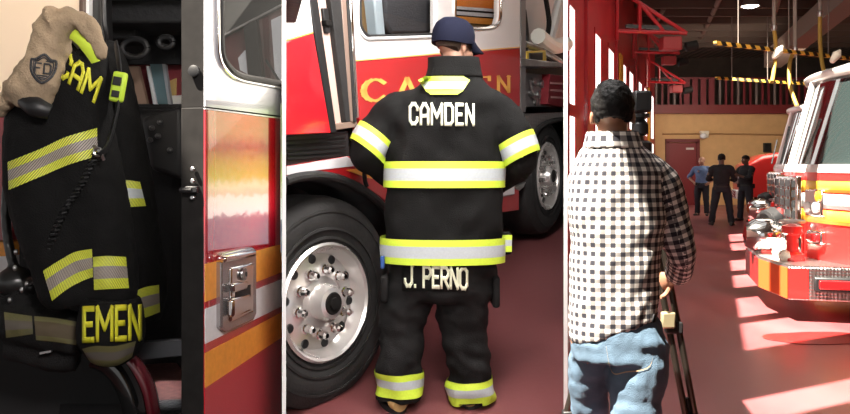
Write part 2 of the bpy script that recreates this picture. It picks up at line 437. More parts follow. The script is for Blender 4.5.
GL = {
 'C': (w_, [[(w_, .72), (w_, 1-c_), (w_-c_, 1), (c_, 1), (0, 1-c_), (0, c_), (c_, 0), (w_-c_, 0), (w_, c_), (w_, .28)]]),
 'A': (w_, [[(0, 0), (0, .75), (.2, 1), (w_-.2, 1), (w_, .75), (w_, 0)], [(0, .4), (w_, .4)]]),
 'M': (.84, [[(0, 0), (0, 1), (.42, .35), (.84, 1), (.84, 0)]]),
 'D': (w_, [[(0, 0), (0, 1), (w_-c_, 1), (w_, 1-c_), (w_, c_), (w_-c_, 0), (0, 0)]]),
 'E': (.52, [[(.52, 1), (0, 1), (0, 0), (.52, 0)], [(0, .5), (.42, .5)]]),
 'N': (w_, [[(0, 0), (0, 1), (w_, 0), (w_, 1)]]),
 'J': (w_, [[(w_, 1), (w_, c_), (w_-c_, 0), (c_, 0), (0, c_), (0, .3)]]),
 'P': (w_, [[(0, 0), (0, 1), (w_-c_, 1), (w_, 1-c_), (w_, .45+c_), (w_-c_, .45), (0, .45)]]),
 'R': (w_, [[(0, 0), (0, 1), (w_-c_, 1), (w_, 1-c_), (w_, .45+c_), (w_-c_, .45), (0, .45)], [(.25, .45), (w_, 0)]]),
 'O': (w_, [[(c_, 0), (w_-c_, 0), (w_, c_), (w_, 1-c_), (w_-c_, 1), (c_, 1), (0, 1-c_), (0, c_), (c_, 0)]]),
 'F': (.52, [[(.52, 1), (0, 1), (0, 0)], [(0, .52), (.42, .52)]]),
 '.': (.12, [[(.05, 0), (.07, 0)]]),
 ' ': (.25, []),
}
def write(text, put, thick=.17, gap=.26, m=0, serif=False):
    """put(u, v) places layout units (letter height 1, u from 0 to the line's length) on a surface"""
    GL_ = GS if serif else GL
    tot = sum(GL_[ch][0] for ch in text)+gap*(len(text)-1)
    mb = MB(); u0 = 0
    def quad(a, b, th):
        a, b = V((*a, 0)), V((*b, 0)); d = b-a
        if d.length < 1e-5: return
        d.normalize(); nn = V((-d.y, d.x, 0))*th/2; a = a-d*th*.42; b = b+d*th*.42
        k = max(2, int((b-a).length/.16))
        g = [[put(*(a.lerp(b, i/k)+nn*q)[:2]) for i in range(k+1)] for q in (-1, 0, 1)]
        mb.grid(g, m)
    for ch in text:
        w, st = GL_[ch]
        for pl in st:
            for p, q in zip(pl[:-1], pl[1:]):
                th = thick
                if serif: th = thick*(.42+.58*abs(p[1]-q[1])/max(1e-4, math.hypot(p[0]-q[0], p[1]-q[1])))
                quad((u0+p[0], p[1]), (u0+q[0], q[1]), th)
        if serif and ch in 'AMN':
            for (x, y) in {(p[0], p[1]) for pl in st for p in (pl[0], pl[-1])}:
                if y in (0, 1): quad((u0+x-.12, y), (u0+x+.12, y), .07)
        u0 += w+gap
    return mb, tot
# ------------------------------------------------------------------ people
def head_mb():
    h = MB()
    h.ell((0, -.012, .035), (.075, .095, .082)); h.ell((0, .026, -.035), (.059, .066, .078)); h.ell((0, .066, -.092), (.026, .022, .02))
    h.ell((0, .098, -.030), (.013, .018, .018)); h.ell((0, .090, -.008), (.009, .014, .026)); h.ell((0, .076, .017), (.05, .019, .012))
    h.ell((0, .086, -.062), (.022, .012, .006)); h.ell((0, .085, -.071), (.019, .011, .006))
    for s in (-1, 1):
        h.ell((s*.045, .06, -.025), (.02, .024, .018))
        h.ell((s*.077, -.006, -.012), (.008, .019, .030), Matrix.Rotation(s*.35, 3, 'Z'))
    return h
def hair_mb(thick=.012, nape=-.045, front=.05, amp=.006, seed=3):
    def fn(c, n): return c+n*amp*(noise.noise(c*38+V((seed, 0, 0)))+.6*noise.noise(c*90))
    g = []
    for i in range(15):
        th = PI*.5*1.36*i/14; row = []
        for j in range(36):
            q = 2*PI*j/36
            back = .5-.5*math.sin(q)                       # 1 at the back of the head
            lim = th if True else th
            zmin = nape*back+front*(1-back)+.012*noise.noise(V((math.cos(q)*5, math.sin(q)*5, seed)))+.006*noise.noise(V((math.cos(q)*17, math.sin(q)*17, seed)))
            d = V((math.sin(th)*math.cos(q), math.sin(th)*math.sin(q), math.cos(th)))
            p = V((0, -.012, .035))+V((d.x*(.075+thick*.45), d.y*(.095+thick), d.z*(.082+thick*1.25)))
            if p.z < zmin:
                p.z = zmin-.004*(i-8); p.x *= .95-.012*max(0, i-9); p.y = -.012+(p.y+.012)*(.95-.012*max(0, i-9))
            row.append(fn(p, d))
        g.append(row)
    mb = MB(); mb.loft(g); return mb
def hand(w, d, n, side=1, curl=.5, s=1.):
    w, d, n = V(w), V(d).normalized(), V(n); n = (n-d*n.dot(d)).normalized(); lat = d.cross(n)*side
    mb = MB(); rg = []
    for t, rw, rt in ((-.03, .026, .021), (0, .027, .019), (.03, .036, .016), (.06, .041, .015), (.088, .040, .013)):
        rg.append([w+d*t*s+(lat*math.cos(q)*rw+n*math.sin(q)*rt)*s for q in [2*PI*j/14 for j in range(14)]])
    mb.loft(rg)
    def finger(b, dr, L, r, c0):
        pts = [b-dr*.015*s, b]; a = c0; p = b
        for k, f in enumerate((.45, .32, .23)):
            dd = (dr*math.cos(a)+n*math.sin(a)).normalized(); p = p+dd*L*f*s; pts.append(p); a += curl*.95
        mb.tube(pts, [r*s, r*s, r*.95*s, r*.88*s, r*.7*s], 8, k=3)
    for i, L in enumerate((.070, .079, .073, .058)):
        spread = (1.5-i)*.05
        finger(w+(d*(.084-.004*abs(i-1.2))+lat*(.030-.0205*i))*s, (d+lat*spread).normalized(), L, .0088-.0005*i, curl*.5)
    finger(w+(d*.026+lat*.030)*s, (d*.62+lat*.70+n*.35).normalized(), .066, .0105, curl*.2)
    return mb
def figure(name, label, base, yaw, height, pose, skinm, shirtm, trousm, hairmat, group=None, extra=None, bald=False):
    k = height/1.74; M = Matrix.Translation(base) @ Matrix.Rotation(yaw, 4, 'Z') @ Matrix.Diagonal((k*1.12, k*1.14, k, 1))
    ank = [V(q) for q in pose['ankles']]; kn = pose['knees']; hip = [V((-.09, 0, .90)), V((.09, 0, .90))]
    hd = Matrix.Translation((0, .02, 1.60)) @ Matrix.Rotation(pose.get('head', 0), 4, 'Z')
    body = MB(); body.add(head_mb(), hd); body.tube([(0, -.015, 1.36), (0, -.008, 1.46), (0, .0, 1.56)], [.07, .056, .058], 14)
    tr = smooth_rings([ring(0, y, z, a, b) for z, a, b, y in ((.82, .15, .10, 0), (.95, .15, .10, 0), (1.1, .135, .095, .005), (1.25, .155, .105, 0), (1.37, .165, .095, -.01), (1.43, .10, .07, -.01))])
    body.loft(tr)
    sleeves = MB()
    for i in (0, 1):
        s = (-1, 1)[i]; sh = V((s*.185, -.01, 1.37)); e, w = V(pose['elbows'][i]), V(pose['wrists'][i])
        body.tube([sh*.8+V((0, 0, .27)), sh, e, w], [.05, .052, .040, .027], 12, k=4)
        body.tube([hip[i], kn[i], ank[i], ank[i]+V((0, .10, -.04))], [.085, .052, .038, .03], 12, k=4)
        end = e.lerp(w, pose.get('sleeve', .2))
        sleeves.tube([V((s*.09, -.01, 1.40)), sh, sh.lerp(e, .5), e, end], [.06, .070, .062, .056, .052], 14, k=4)
    b = fuse(body, .011, 3)
    for i in (0, 1):
        e, w = V(pose['elbows'][i]), V(pose['wrists'][i])
        b.add(hand(w, w-e, pose['palms'][i], (1, -1)[i], .6))
    root = obj(name, b.xf(M), skinm, loc=base); tag(root, label, 'person', group)
    sh = sleeves
    sh.loft(smooth_rings([ring(0, y, z, a, bb) for z, a, bb, y in ((.90, .172, .118, 0), (1.0, .162, .115, 0), (1.12, .155, .112, .005), (1.26, .18, .123, 0), (1.36, .185, .112, -.01), (1.42, .125, .085, -.01), (1.465, .065, .066, -.005))]))
    obj('shirt', fuse(sh, .012, 2, wrinkle(.009, 9, 13, 2)).xf(M), shirtm, root)
    tz = MB(); tz.loft(smooth_rings([ring(0, 0, z, a, bb) for z, a, bb in ((.80, .168, .118), (.88, .172, .120), (.96, .163, .116))]))
    for i in (0, 1): tz.tube([hip[i], V(hip[i]).lerp(V(kn[i]), .5), kn[i], V(kn[i]).lerp(V(ank[i]), .6), V(ank[i])+V((0, .01, -.02))], [.098, .092, .076, .068, .07], 16, k=4)
    obj('trousers', fuse(tz, .012, 2, wrinkle(.008, 8, 9, 5)).xf(M), trousm, root)
    bl = MB(); bl.loft([ring(0, 0, z, .174, .122) for z in (.915, .955)]); bl.box((.11, .125, .93), (.05, .03, .09)); bl.box((-.13, -.09, .92), (.05, .06, .12)); bl.box((.02, .125, .935), (.045, .012, .04))
    obj('duty_belt', bl.xf(M), black, root)
    for i in (0, 1):
        s = MB(); a = V(ank[i]); toe = V(pose['toes'][i])
        t = toe.normalized(); p = V((t.y, -t.x, 0)); rg = []
        for f, hw, hh in ((-.075, .026, .03), (-.06, .036, .05), (0, .040, .055), (.07, .043, .036), (.14, .044, .028), (.175, .030, .020)):
            c = V((a.x, a.y, 0))+t*f; rg.append([c+p*hw*math.cos(q)+V((0, 0, hh+hh*math.sin(q))) for q in [2*PI*j/12 for j in range(12)]])
        s.loft(rg); s.tube([a+V((0, 0, -.05)), a+V((0, 0, .06))], .05, 12)
        obj('boot', s.xf(M), black, root)
    if not bald: obj('hair', hair_mb(.008, -.03, .055).xf(M @ hd), hairmat, root)
    else: obj('hair', hair_mb(.002, -.03, .075, .001).xf(M @ hd), hairmat, root)
    for s in (-1, 1): obj('eye', MB().ell((s*.031, .079, .0), (.011, .011, .009), n=10, k=7).xf(M @ hd), eyew, root)
    if extra: extra(root, M)
    return root

# ------------------------------------------------------------------ the setting
DX = 289/800                                         # plan slope of the long bay's axis
def L3(Y, o, z=0): return V((DX*Y+o, Y, z))
a_s = V((.879, .477, 0)); EL = math.radians(60); RZ = 6.0
SH = RZ/math.tan(EL)
# floor
struct('floor', MB().prism([(-14, -4, 0), (30, -4, 0), (30, 34, 0), (-14, 34, 0)], (0, 0, -.2)), floor3m)
# roof with slots added to cut the sun into floor patches
strips = [(2.85, 4.15, -1.3, .05), (4.5, 4.95, -.2, 5), (6.24, 7.28, 0, 5), (7.60, 8.66, 0, 5), (9.43, 10.45, 0, 4.5), (10.94, 12.1, 0, 4.5), (13.5, 14.7, 0, 4), (15.1, 16.6, 0, 4)]
ceil = MB()
def RP(Y, t): return V((DX*Y+.23, Y, RZ))+a_s*(t-SH)
def slab(y0, y1, t0, t1): ceil.prism([RP(y0, t0), RP(y0, t1), RP(y1, t1), RP(y1, t0)], (0, 0, .05))
yy = -9
for (y0, y1, t0, t1) in strips:
    slab(yy, y0, -22, 26); slab(y0, y1, -22, t0); slab(y0, y1, t1, 26); yy = y1
slab(yy, 46, -22, 26)
struct('ceiling', ceil, deck)
def area(name, loc, target, size, power, col=(1, 1, 1), sy=None):
    l = bpy.data.lights.new(name, 'AREA'); l.energy = power; l.color = col; l.size = size
    if sy: l.shape = 'RECTANGLE'; l.size_y = sy
    o = bpy.data.objects.new(name, l); COL.objects.link(o); o.location = loc
    o.rotation_euler = (V(target)-V(loc)).to_track_quat('-Z', 'Y').to_euler(); return o

# sun and sky
sd = bpy.data.lights.new('sun', 'SUN'); so = bpy.data.objects.new('sun', sd); COL.objects.link(so)
sdir = V((a_s.x*math.cos(EL), a_s.y*math.cos(EL), -math.sin(EL))); so.rotation_euler = sdir.to_track_quat('-Z', 'Y').to_euler()
sd.energy = 46; sd.angle = .009; sd.color = (1, .91, .78); so.location = (-8, -5, 14)
w = bpy.data.worlds.new('world'); scene.world = w; w.use_nodes = True
w.node_tree.nodes['Background'].inputs[0].default_value = (1, .985, .96, 1); w.node_tree.nodes['Background'].inputs[1].default_value = .75

# partition walls between the bays: thin white boards seen end-on
def partition(name, px0, px1, Y0, Y1, z1):
    pm = (px0+px1)/2; hw = (px1-px0)/2/F*Y0
    k = (pm-CX)/F
    d = V((k, 1, 0)).normalized(); n = V((d.y, -d.x, 0))
    p0 = V((k*Y0, Y0, 0)); p1 = V((k*Y1, Y1, 0))
    struct(name, MB().prism([p0-n*hw, p0+n*hw, p1+n*hw, p1-n*hw], (0, 0, z1)), wallwhite)
partition('wall_middle', 563.6, 567.6, 3.8, 11.6, 2.35)

# left wall of the long bay: red framed doors full of panes
WO = -2.14
panes = [(11.72, 12.35), (14.3, 15.15), (16.1, 17.1), (18.75, 19.5), (20.1, 21.2), (22.6, 23.7), (24.4, 25.6), (27.0, 28.3)]
wl = MB(); out = V((-.22, .08, 0))
def wbox(mb, y0, y1, z0, z1, o=0, th=out, m=0): mb.prism([L3(y0, WO+o, z0), L3(y1, WO+o, z0), L3(y1, WO+o, z1), L3(y0, WO+o, z1)], th, m)
wbox(wl, 11.62, 29, 0, .95); wbox(wl, 11.62, 29, 3.92, RZ)
edges = [11.62]+[e for p in panes for e in p]+[29]
for i in range(0, len(edges), 2): wbox(wl, edges[i], edges[i+1], .95, 3.92)
struct('wall_left', wl, brickred)
for i, (y0, y1) in enumerate(panes):
    f = MB(); d = .07
    for a, b, z0, z1 in ((y0, y0+d, .95, 3.92), (y1-d, y1, .95, 3.92), (y0, y1, .95, 1.05), (y0, y1, 3.82, 3.92), (y0, y1, 2.18, 2.36)): wbox(f, a, b, z0, z1, .0, V((.014, -.005, 0)))
    wf = struct('window_%d' % (i+1), f, brickred)
    p = MB(); wbox(p, y0, y1, .95, 3.92, -.001, V((-.02, .007, 0))); obj('pane', p, pane_lit, wf)
for i, (y0, y1) in enumerate([(13.2, 13.75), (17.3, 17.55), (21.7, 22.1), (26.1, 26.5)]):   # piers between the doors
    t = MB(); wbox(t, y0, y1, 0, 5.2, 0, V((.05, -.018, 0))); struct('trim_%d' % (i+1), t, brickred)
for i, (y0, y1) in enumerate([(17.85, 18.35), (25.75, 26.05)]):
    t = MB(); wbox(t, y0, y1, 0, 3.95, 0, V((.05, -.018, 0))); struct('trim_%d' % (i+5), t, mat('yellow_post_paint', (.62, .36, .03), .5))
# back wall, mezzanine
YB = 29.
x0, x1 = 8.2, 26.
struct('wall_back', MB().prism([(x0, YB, 0), (x1, YB, 0), (x1, YB, 3.33), (x0, YB, 3.33)], (0, .25, 0)), tanwall)
struct('wall_back_upper', MB().prism([(x0-2, 34, 3.3), (x1, 34, 3.3), (x1, 34, RZ), (x0-2, 34, RZ)], (0, .25, 0)), darkwall)
struct('trim_7', MB().prism([(x0, YB, 3.30), (x1, YB, 3.30), (x1, YB, 3.62), (x0, YB, 3.62)], (0, -.25, 0)), mat('mezzanine_beam_paint', (.17, .016, .018), .5))
struct('floor_mezzanine', MB().prism([(x0-2, YB, 3.5), (x1, YB, 3.5), (x1, 34, 3.5), (x0-2, 34, 3.5)], (0, 0, .1)), darkwall)
struct('wall_right', MB().prism([L3(-3, 11), L3(30, 11), L3(30, 11, RZ), L3(-3, 11, RZ)], (.2, 0, 0)), tanwall)
struct('wall_light_blocker', MB().prism([V((.5, -3, 0)), V((9.9, -3, 0)), V((9.9, -3, RZ)), V((.5, -3, RZ))], (0, -.2, 0)), tanwall)  # unseen wall added behind the camera to block sky light
area('hall_fill', (9.6, 22.5, 3.7), (11.0, 28, 0.3), 2.5, 210, (1, .88, .72)); area('hall_fill', (6.2, 13, 5.7), (6.5, 14, 0), 3.5, 110, (1, .90, .78))  # fill lights added to brighten the hall
rl = thing('balcony_railing', 'dark red railing of upright slats along the mezzanine above the tan wall', 'railing', (x0+4, YB-.1, 3.62))
x = x0+.15
obj('top_rail', MB().box(((x0+x1)/2, YB-.1, 4.58), (x1-x0, .07, .07)), mat('rail_red', (.14, .015, .02), .5), rl)
i = 0
while x < 15.5:
    px = CX+x/YB*F
    wide = 682 < px < 712
    s = MB().box((x, YB-.1, 4.09), (.20 if wide else .07, .05, .93)); obj('baluster', s, mat('slat_red', (.17, .014, .022), .55) if wide or i % 3 else mat('slat_grey', (.20, .15, .14), .6), rl)
    x += .30 if wide else .22; i += 1
d = MB().box(((682-CX)/F*YB, YB-.05, 1.10), (.98, .08, 2.3)); do = struct('door_1', d, mat('red_door_paint', (.17, .008, .012), .45), bevel=.01)
fr = MB()
for dx in (-.55, .55): fr.box(((682-CX)/F*YB+dx, YB-.06, 1.13), (.12, .12, 2.36))
fr.box(((682-CX)/F*YB, YB-.06, 2.33), (1.22, .12, .12)); obj('door_frame', fr, mat('red_door_frame', (.13, .008, .01), .5), do)
obj('sign_plate', MB().box(((689-CX)/F*YB, YB-.11, 2.04), (.28, .02, .07)), mat('sign_white', (.6, .55, .5), .5), do)
obj('door_handle', MB().box(((673-CX)/F*YB, YB-.12, 1.05), (.10, .07, .05)), steel, do)
solo('conduit', MB().tube([(8.6, YB-.05, 2.58), (12, YB-.05, 2.56), (15.5, YB-.05, 2.52)], .03, 8), mat('conduit_tan', (.40, .22, .09), .6), 'thin tan conduit running along the tan back wall', 'pipe')
wlp = thing('wall_lamp', 'small white wall lamp beside the red door on tan wall', 'lamp', A(703, 137, YB-.1))
obj('lamp_housing', MB().prism([A(699, 131, YB-.02), A(708, 131, YB-.02), A(707, 138, YB-.02), A(700, 138, YB-.02)], (0, -.16, 0)), mat('lamp_cream', (.7, .62, .5), .5), wlp, bevel=.02)
obj('lamp_lens', MB().ell(A(703.5, 136, YB-.2), (.13, .08, .10)), whitelens, wlp)
b = MB().prism([A(763, 143, YB), A(770, 143, YB), A(770, 152, YB), A(763, 152, YB)], (0, -.12, 0)); b.box(A(766.5, 147, YB-.13), (.12, .03, .16))
solo('wall_box', b, black, 'small black box mounted on the tan wall above the red vehicle', 'box')
# ceiling joists, truss, lamp
for i, y in enumerate([19.2, 20.4, 21.6, 22.8, 24.0, 25.2, 26.4, 27.6, 28.8]):
    struct('beam_%d' % (i+1), MB().box((15, y, 5.82), (22, .10, .28)), mat('joist_brown', (.10, .07, .055), .7))
tb = MB(); p0, p1 = A(764, 60, 26), A(852, -18, 17); dv = (p1-p0)
tb.prism([p0+V((0, 0, -.25)), p0+V((.55, 0, -.25)), p0+V((.55, 0, .25)), p0+V((0, 0, .25))], dv); struct('beam_10', tb, mat('truss_brown', (.19, .14, .11), .7))
for k, (a, b2) in enumerate([((640, 52, 27), (664, 8, 22)), ((700, 40, 28), (722, -6, 20)), ((770, 30, 26), (780, -5, 20))]):
    struct('beam_%d' % (11+k), MB().tube([A(*a), A(*b2)], .07, 8), mat('pipe_brown', (.16, .11, .085), .6))
lm = thing('ceiling_lamp', 'round bright hanging lamp under the dark roof deck', 'lamp', A(750, 6.5, 20))
c = A(750, 6.5, 20); obj('lamp_shade', MB().lathe([(.05, .28), (.12, .2), (.24, .02), (.235, 0), (.10, .15), (.02, .22)], c, (0, 0, 1), 24), mat('shade_grey', (.4, .35, .3), .4, metal=.6), lm)
obj('bulb', MB().ell(c+V((0, 0, .02)), (.20, .20, .06)), lampglow, lm); obj('cord', MB().tube([c+V((0, 0, .28)), c+V((0, 0, .6))], .015, 6), black, lm)
# hazard striped bars
for (l, r, lab) in ((A(715, 43, 16), A(853, 59, 18.4), 'longer nearer black and yellow striped bar hanging under the roof'), (A(716, 78, 22.6), A(815, 84.5, 24.5), 'shorter farther black and yellow striped bar hanging above the mezzanine railing')):
    dv = (r-l).normalized(); t = thing('striped_bar', lab, 'bar', l, 'hazard striped bars')
    b = MB(); q = dv.cross(V((0, 0, 1))).normalized()*.04
    b.prism([l-q+V((0, 0, -.038)), l+q+V((0, 0, -.038)), l+q+V((0, 0, .038)), l-q+V((0, 0, .038))], r-l)
    obj('bar', b, hazard('hazard_stripes', tuple(dv+V((0, 0, .8))), .30), t)
    for f in (.15, .5, .8):
        p = l.lerp(r, f); obj('hanger_rod', MB().tube([p+V((0, 0, .05)), V((p.x, p.y, RZ))], .012, 6), mat('rod_grey', (.2, .17, .15), .5), t)
# exhaust hoses
def exhaust(px, ytop, pts, lab):
    Y = 17.5; t = thing('exhaust_hose', lab, 'hose', A(px, ytop, Y), 'exhaust hoses hanging by the trucks')
    p = A(px, ytop, Y); obj('drop_pipe', MB().tube([V((p.x, p.y, RZ)), p], .04, 10), mat('pipe_grey', (.30, .26, .23), .5), t)
    P = [A(*q) for q in pts]; b = MB().tube([p]+P, .042, 12, k=8); obj('flexible_hose', b, yhose, t)
    obj('clamp', MB().lathe([(.05, -.06), (.06, -.02), (.06, .02), (.05, .06)], p, (0, 0, 1), 14), steel, t)
    return t
exhaust(795, 50, [(790, 62, 17.5), (790, 85, 17.3), (797, 106, 17)], 'yellow exhaust hose dropping from a grey pipe between the striped bars')
exhaust(820, 14, [(820, 40, 17.5), (822, 62, 17.3), (826, 78, 17)], 'exhaust hose with long pale drop pipe right above the nearest truck roof')
exhaust(774, 28, [(776, 50, 17.5), (774, 70, 17.3), (772, 82, 17)], 'exhaust hose with grey pipe hanging farthest from the nearest truck')
for p, lab in (((778, 52), 'white nozzle cone hanging under the longer striped bar'), ((836, 56), 'white nozzle cone hanging just above the truck roof')):
    c = A(*p, 15.4); solo('exhaust_nozzle', MB().lathe([(.03, -.16), (.05, -.14), (.085, .04), (.06, .08), (.02, .15)], c, (.55, .1, .7), 16), mat('nozzle_white', (.85, .78, .66), .4), lab, 'nozzle', 'exhaust nozzles')
# red door operators on the left wall
def operator(y0, z, lab, s):
    t = thing('door_operator', lab, 'door operator', L3(y0, WO+.3, z), 'door operators on the left wall')
    P = lambda o, dz, dy=0: L3(y0+dy, WO+.06+o*s, z+dz*s)
    for a, b in ((P(.02, .9), P(1.5, -.05)), (P(.02, 0), P(1.5, -.05)), (P(.02, .9), P(.02, -.2)), (P(.5, 0), P(.5, .6)), (P(.5, .6), P(1.0, 0))): obj('strut', MB().tube([a, b], .045*s, 8), brickred, t)
    obj('motor_box', MB().box(P(1.15, -.28), (.40*s, .35*s, .28*s)), mat('operator_red', (.26, .015, .018), .5), t, bevel=.02)
    obj('motor', MB().lathe([(.04, -.15), (.10, -.12), (.10, .12), (.04, .15)], P(1.6, -.32), (1, 0, .2), 14), darkgrey, t)
    obj('chain_guard', MB().box(P(.7, .08), (1.0*s, .06, .07*s), Matrix.Rotation(.05, 3, 'Y')), black, t)
operator(17, 4.3, 'red triangular door operator nearest the camera on the left wall', 1.0)
operator(24.5, 4.0, 'red boxy door operator farther along the left wall above yellow post', .8)
operator(20.5, 4.35, 'red triangular door operator midway along the left wall', .8)
# ------------------------------------------------------------------ fire engines of the long bay
def engine(name, label, M, w0, cat='fire truck', group=None):
    fw = V((-.968, .25, 0)); l = V((-.25, -.968, 0)); M = V(M)
    P = lambda f, w, z: M+fw*f+l*w+V((0, 0, z))
    root = thing(name, label, cat, M, group)
    def bow(w, k=.34): return k*(1-(abs(w)/1.2)**2.2)
    def plan(z, ins=0, back=-2.7, lean=0):
        ws = [1.2*i/8 for i in range(-8, 9)]
        return [P(bow(w)-lean-ins, w*(1-ins/1.2), z) for w in ws]+[P(back, 1.2-ins, z), P(back, -1.2+ins, z)]
    c = MB(); c.loft([plan(.55), plan(.98)]); c.loft([plan(.98), plan(1.40)]); obj('cab', c, redtruck, root, bevel=0)
    for nm, z0, z1, mm in (('stripe', .945, 1.06, yellow), ('stripe', 1.075, 1.20, silverw), ('stripe', 1.215, 1.31, yellow)):
        ws = [1.2*i/10 for i in range(4, 11)]; poly = [(bow(w)+.006, w+.003) for w in ws]+[(-2.7, 1.206)]
        s = MB(); s.grid([[P(f, w, z0) for f, w in poly], [P(f, w, z1) for f, w in poly]]); obj(nm, s, mm, root, solid=.008)
    # glass house
    g = MB(); g.loft([plan(1.40, .03), plan(2.25, .09, lean=.16)]); obj('windscreen', g, glassd, root)
    wl_ = MB(); wl_.loft([plan(1.385, -.006), plan(1.455, .012)]); obj('window_sill', wl_, white, root)
    pl_ = [0, .62, 1.17]
    for w in (0, 1.185, -1.185):
        a, b = P(bow(w)+.0-.02, w*.985, 1.42), P(bow(w)-.235, w*.935, 2.26); obj('pillar', MB().tube([a, b], .035, 8), white, root)
    for f in (-.75, -1.0, -2.6):
        for s in (-1, 1): obj('pillar', MB().tube([P(f, s*1.18, 1.42), P(f, s*1.11, 2.26)], .05, 8), white, root)
    r = MB(); r.loft([plan(2.235, .07, lean=.13), plan(2.30, .055, lean=.12), plan(2.36, .14, lean=.22)]); obj('roof', r, white, root, bevel=.02)
    for w in (-.55, .55):
        wp = MB().tube([P(bow(w)+.03, w, 1.47), P(bow(w*1.3)-.03, w*1.3, 1.85)], .012, 6); obj('wiper', wp, black, root)
    lb = MB(); lb.box(P(-.55, 0, 2.38), (.24, 1.9, .06), Matrix.Rotation(-.2527, 3, 'Z')); lbo = obj('light_bar', lb, darkgrey, root, bevel=.02)
    for w in (-.8, -.45, .45, .8): obj('beacon', MB().box(P(-.50, w, 2.42), (.18, .22, .09), Matrix.Rotation(-.2527, 3, 'Z')), amber if abs(w) > .5 else redlens, lbo, bevel=.03)
    # grille
    Rz = Matrix.Rotation(-.2527, 3, 'Z')
    gb = MB().box(P(.335, 0, 1.0), (.06, 1.02, .70), Rz); go = obj('grille', gb, chrome, root, bevel=.015)
    for i in range(7): obj('louver', MB().box(P(.37, 0, .72+.093*i), (.03, .90, .062), Rz), black, go)
    for w in (-.42, -.14, .14, .42): obj('grille_bar', MB().box(P(.385, w, 1.0), (.02, .03, .64), Rz), chrome, go)
    for s in (-1, 1):
        ww = s*.74; yw = -.2527+s*.32
        hb = MB().box(P(bow(ww)+.02, ww, 1.12), (.07, .27, .24), Matrix.Rotation(yw, 3, 'Z')); h = obj('headlight', hb, chrome, root, bevel=.02)
        for j, (dw, mm) in enumerate(((-.065, whitelens), (.06, whitelens), (.10, amber))):
            obj('lens', MB().lathe([(.05, 0), (.045, .02), (.02, .03)], P(bow(ww+dw)+.055, ww+dw, 1.08 if j < 2 else 1.18), fw+l*.2*s, 16), mm, h)
        hb = MB().box(P(bow(ww)+.02, ww, .82), (.06, .24, .12), Matrix.Rotation(yw, 3, 'Z')); h = obj('marker_light', hb, chrome, root, bevel=.02)
        obj('lens', MB().box(P(bow(ww)+.05, ww, .82), (.04, .18, .07), Matrix.Rotation(yw, 3, 'Z')), redlens, h, bevel=.01)
        arm = MB().tube([P(-.3, s*1.17, 1.95), P(-.1, s*1.30, 1.98), P(-.02, s*1.36, 1.9)], .014, 8); mo = obj('mirror', arm, chrome, root)
        obj('mirror_head', MB().box(P(-.02, s*1.37, 1.78), (.06, .14, .24), Rz), white, mo, bevel=.03)
    # bumper
    bp = [(0, 1.22), (.55, 1.22), (.68, .58), (.66, -.40), (.36, -1.22), (0, -1.22)]
    obj('bumper', MB().prism([P(f, w, .34) for f, w in bp], (0, 0, .27)), plate, root, bevel=.008)
    obj('bumper_deck', MB().prism([P(f*.985, w*.99, .61) for f, w in bp], (0, 0, .012)), plate, root)
    for s in (-1, 1):
        (fa, wa), (fb, wb) = ((.55, 1.22), (.68, .58)) if s > 0 else ((.36, -1.22), (.66, -.40))
        q = [P(fa+.004, wa, .35), P(fb+.004, wb, .35), P(fb+.004, wb, .60), P(fa+.004, wa, .60)]
        obj('reflective_panel', MB().prism(q, fw*.006+l*s*.003), mat('orange_bumper', (.72, .10, .02), .5), root)
        q = [P(fa-.15, s*1.222, .35), P(fa+.002, s*1.222, .35), P(fa+.002, s*1.222, .60), P(fa-.15, s*1.222, .60)]
        obj('reflective_panel', MB().prism(q, l*s*.006), redtruck, root)
        bz = MB().box(P(.18, s*1.225, .475), (.36, .05, .12), Rz); bo = obj('side_marker', bz, black, root, bevel=.015)
        obj('lens', MB().box(P(.18, s*1.25, .475), (.29, .025, .075), Rz), redlens, bo, bevel=.01)
    obj('front_panel', MB().prism([P(.664, -.40, .35), P(.684, .58, .35), P(.684, .58, .60), P(.664, -.40, .60)], fw*.006), redtruck, root)
    # gear on the deck
    si = MB().lathe([(.02, .2), (.11, .18), (.155, .1), (.16, -.05), (.12, -.16), (.05, -.2)], P(.58, .25, .79), fw, 24); so_ = obj('siren', si, chrome, root)
    obj('siren_foot', MB().box(P(.53, .25, .66), (.2, .14, .1), Rz), redtruck, so_, bevel=.01)
    it = MB().tube([P(.20, -.25, .62), P(.20, -.25, .86), P(.30, -.2, .97), P(.42, -.12, .93)], .08, 16); io = obj('intake_pipe', it, redtruck, root)
    obj('intake_cap', MB().lathe([(.10, -.05), (.125, -.04), (.125, .06), (.10, .08)], P(.46, -.09, .91), fw+l*.5-V((0, 0, .4)), 20), black, io)
    hs = MB()
    for k in range(5): hs.tube([P(.12, -.2+.1*k, .66), P(.3, -.15+.12*k, .69), P(.52, .5+.1*k, .66)], .045, 10)
    obj('folded_hose', hs, hose, root)
    vl = MB().lathe([(.10, 0), (.10, .06), (.05, .08), (.05, .22), (.09, .24), (.09, .30), (.02, .32)], P(.45, .82, .62), (0, 0, 1), 18); vo = obj('valve', vl, redtruck, root)
    obj('valve_wheel', MB().tube([P(.45, .82, .96)+(fw*math.cos(q)+l*math.sin(q))*.1 for q in [2*PI*j/12 for j in range(13)]], .014, 6, k=2), steel, vo)
    obj('tow_eye', MB().tube([P(.42, -.8, .6), P(.48, -.8, .70), P(.50, -.74, .6)], .02, 8), chrome, root)
    # body behind and wheels
    b = MB(); b.prism([P(-2.75, -1.2, .55), P(-8.5, -1.2, .55), P(-8.5, 1.2, .55), P(-2.75, 1.2, .55)], (0, 0, 1.75)); obj('rear_body', b, redtruck, root, bevel=.03)
    obj('chassis', MB().prism([P(.0, -.45, .38), P(-8.3, -.45, .38), P(-8.3, .45, .38), P(.0, .45, .38)], (0, 0, .2)), blackm, root)
